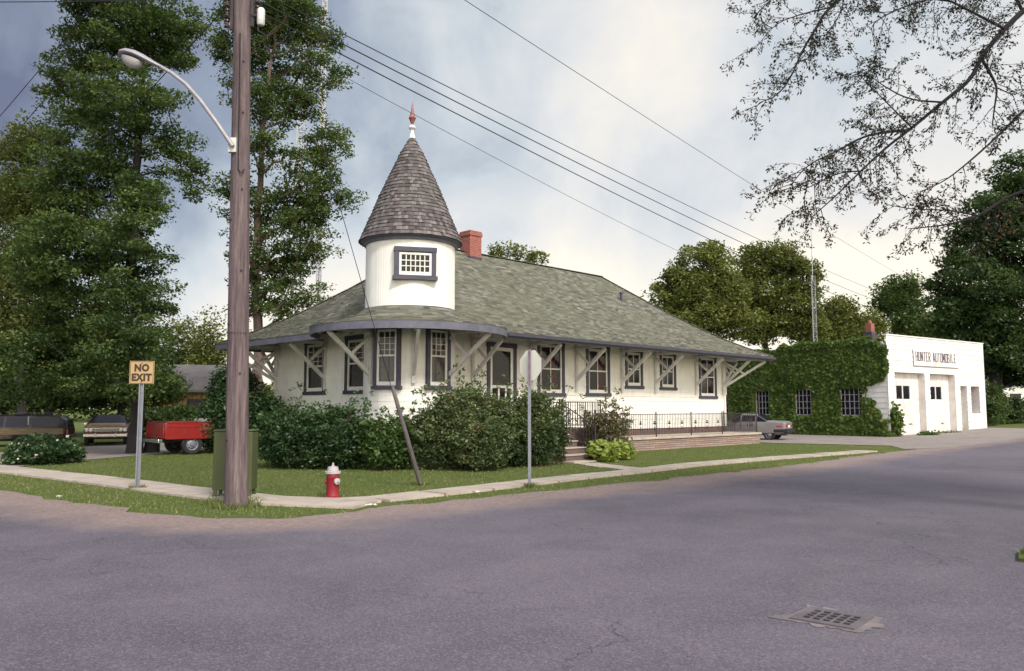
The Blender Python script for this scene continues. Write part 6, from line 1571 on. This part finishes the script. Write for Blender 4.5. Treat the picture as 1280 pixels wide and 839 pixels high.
# white house at the far right
Y = 84; a = at(1236, 520, Y); a = V((a.x, Y, gz(a.x, Y))); hs = thing('white_house', 'white sided house glimpsed at the right edge below the maple', 'house', a, R(-12))
m = MB(); siding(m, frame((0, 0, 0), (1, 0, 0), (0, -1, 0)), 11, -.3, 3.6, [(2, 3.2, 1.0, 2.4), (6, 7.2, 1.0, 2.4)], course=.25, proud=.02); siding(m, frame((0, 8, 0), (0, -1, 0), (-1, 0, 0)), 8, -.3, 3.6, [], course=.25, proud=.02); siding(m, frame((11, 0, 0), (0, 1, 0), (1, 0, 0)), 8, -.3, 3.6, [], course=.25); m.build('wall', MAT['garage'], hs, fix=False)
for x in (2, 6):
    q = MB(); q.box2((x, -.03, 1), (x + 1.2, .02, 2.4)); wn = q.build('window', MAT['white'], hs); q = MB(); q.box2((x + .08, -.05, 1.08), (x + 1.12, -.031, 2.32)); q.build('pane', MAT['darkglass'], wn)
m = MB(); m.add([(-.4, -.5, 3.5), (11.4, -.5, 3.5), (11.4, 4, 5.9), (-.4, 4, 5.9), (11.4, 8.5, 3.5), (-.4, 8.5, 3.5)], [(0, 1, 2, 3), (3, 2, 4, 5), (0, 3, 5), (1, 2, 4), (0, 1, 4, 5)]); m.build('roof', MAT['barnroof'], hs)

# ------------------------------------------------------------------ sky, sun, camera
CLOUD_OFFSET = (11.9, 6.3, 16.1)
SUN_EL, SUN_AZ = R(43), R(152)      # azimuth from +y towards +x: high, behind us on the right
w = bpy.data.worlds.new('World'); scene.world = w; w.use_nodes = True; T = w.node_tree; T.nodes.clear()
def wn(t, **k):
    n = T.nodes.new(t)
    for a, b in k.items(): setattr(n, a, b)
    return n
def wl_(a, b): T.links.new(a, b)
def wm(op, a, b=None, clamp=False):
    n = wn('ShaderNodeMath', operation=op, use_clamp=clamp)
    for i, x in enumerate((a, b)):
        if x is None: continue
        if hasattr(x, 'is_linked'): wl_(x, n.inputs[i])
        else: n.inputs[i].default_value = x
    return n.outputs[0]
sky = wn('ShaderNodeTexSky', sky_type='NISHITA'); sky.sun_disc = False; sky.sun_elevation = SUN_EL; sky.sun_rotation = SUN_AZ; sky.air_density = 1.2; sky.dust_density = 1.5
tc = wn('ShaderNodeTexCoord'); sp = wn('ShaderNodeSeparateXYZ'); wl_(tc.outputs['Generated'], sp.inputs[0]); X, Y_, Z = sp.outputs
den = wm('ADD', wm('MAXIMUM', Z, 0.0), .16); cb = wn('ShaderNodeCombineXYZ'); wl_(wm('DIVIDE', X, den), cb.inputs[0]); wl_(wm('DIVIDE', Y_, den), cb.inputs[1]); cb.inputs[2].default_value = CLOUD_SEED if 'CLOUD_SEED' in globals() else 1.7
def wnoise(scale, det, rough, dist, vec=None):
    n = wn('ShaderNodeTexNoise'); n.inputs['Scale'].default_value = scale; n.inputs['Detail'].default_value = det; n.inputs['Roughness'].default_value = rough; n.inputs['Distortion'].default_value = dist; wl_(vec or cb.outputs[0], n.inputs['Vector']); return n.outputs[0]
off_ = wn('ShaderNodeVectorMath', operation='ADD'); wl_(tc.outputs['Generated'], off_.inputs[0]); off_.inputs[1].default_value = CLOUD_OFFSET
n1 = wnoise(2.1, 6, .52, .3, off_.outputs[0]); n2 = wnoise(6.5, 7, .58, .3, off_.outputs[0])
f = wm('ADD', wm('MULTIPLY', wm('SUBTRACT', n1, .5), 1.25), wm('MULTIPLY', wm('SUBTRACT', n2, .5), .7))
low = wm('DIVIDE', wm('SUBTRACT', .27, Z), .22, True); low = wm('MULTIPLY', wm('MULTIPLY', low, low), wm('SUBTRACT', 3.0, wm('MULTIPLY', low, 2.0)))
f = wm('ADD', wm('ADD', f, .55), wm('MULTIPLY', low, .60)); f = wm('ADD', f, wm('MULTIPLY', wm('MINIMUM', X, .10), .85), True)
rp = wn('ShaderNodeValToRGB'); e = rp.color_ramp.elements
stops = [(0.0, (.15, .165, .25)), (.25, (.31, .36, .45)), (.5, (.58, .63, .67)), (.68, (.76, .755, .75)), (.86, (.90, .855, .77)), (1.0, (1.04, .96, .81))]
while len(e) < len(stops): e.new(.5)
for el, (p, c) in zip(e, stops): el.position = p; el.color = (*c, 1)
wl_(f, rp.inputs[0])
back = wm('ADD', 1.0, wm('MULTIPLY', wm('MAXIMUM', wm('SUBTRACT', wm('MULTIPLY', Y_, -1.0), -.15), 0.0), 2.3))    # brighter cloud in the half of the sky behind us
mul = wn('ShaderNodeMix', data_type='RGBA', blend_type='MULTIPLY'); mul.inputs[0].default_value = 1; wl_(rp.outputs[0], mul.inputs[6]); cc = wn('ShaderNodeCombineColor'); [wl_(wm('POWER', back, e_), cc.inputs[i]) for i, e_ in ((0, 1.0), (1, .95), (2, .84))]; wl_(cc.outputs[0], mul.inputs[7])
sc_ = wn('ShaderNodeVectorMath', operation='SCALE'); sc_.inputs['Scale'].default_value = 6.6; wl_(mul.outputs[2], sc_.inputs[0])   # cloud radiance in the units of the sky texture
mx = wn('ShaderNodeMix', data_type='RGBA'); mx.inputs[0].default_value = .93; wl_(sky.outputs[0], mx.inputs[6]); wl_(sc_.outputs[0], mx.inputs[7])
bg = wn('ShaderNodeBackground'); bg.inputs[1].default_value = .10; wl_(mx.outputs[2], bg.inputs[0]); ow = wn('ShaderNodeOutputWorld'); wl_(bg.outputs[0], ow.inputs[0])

sl_ = bpy.data.lights.new('sun', 'SUN'); sl_.energy = 2.0; sl_.angle = R(10); sl_.color = (1.0, .95, .86); so = bpy.data.objects.new('sun', sl_); COL.objects.link(so)
sdir = V((math.sin(SUN_AZ) * math.cos(SUN_EL), math.cos(SUN_AZ) * math.cos(SUN_EL), math.sin(SUN_EL))); so.rotation_euler = sdir.to_track_quat('Z', 'Y').to_euler(); so.location = (6, -12, 20)

cam = bpy.data.cameras.new('camera'); cam.sensor_width = 36; cam.lens = 36 * F / 1280; cam.clip_start = .1; cam.clip_end = 5000
co = bpy.data.objects.new('camera', cam); COL.objects.link(co); co.location = (0, 0, EYE); co.rotation_euler = (math.pi / 2 + PITCH, 0, 0); scene.camera = co
scene.render.resolution_x, scene.render.resolution_y = 1024, 671
vs_ = scene.view_settings; vs_.view_transform = 'Standard'; vs_.look = 'None'; vs_.exposure = .76; vs_.gamma = 1; vs_.use_curve_mapping = False
scene.render.engine = 'CYCLES'; cy = scene.cycles; cy.use_denoising = True; cy.max_bounces = 8; cy.transparent_max_bounces = 12; cy.diffuse_bounces = 3; cy.caustics_reflective = False; cy.caustics_refractive = False
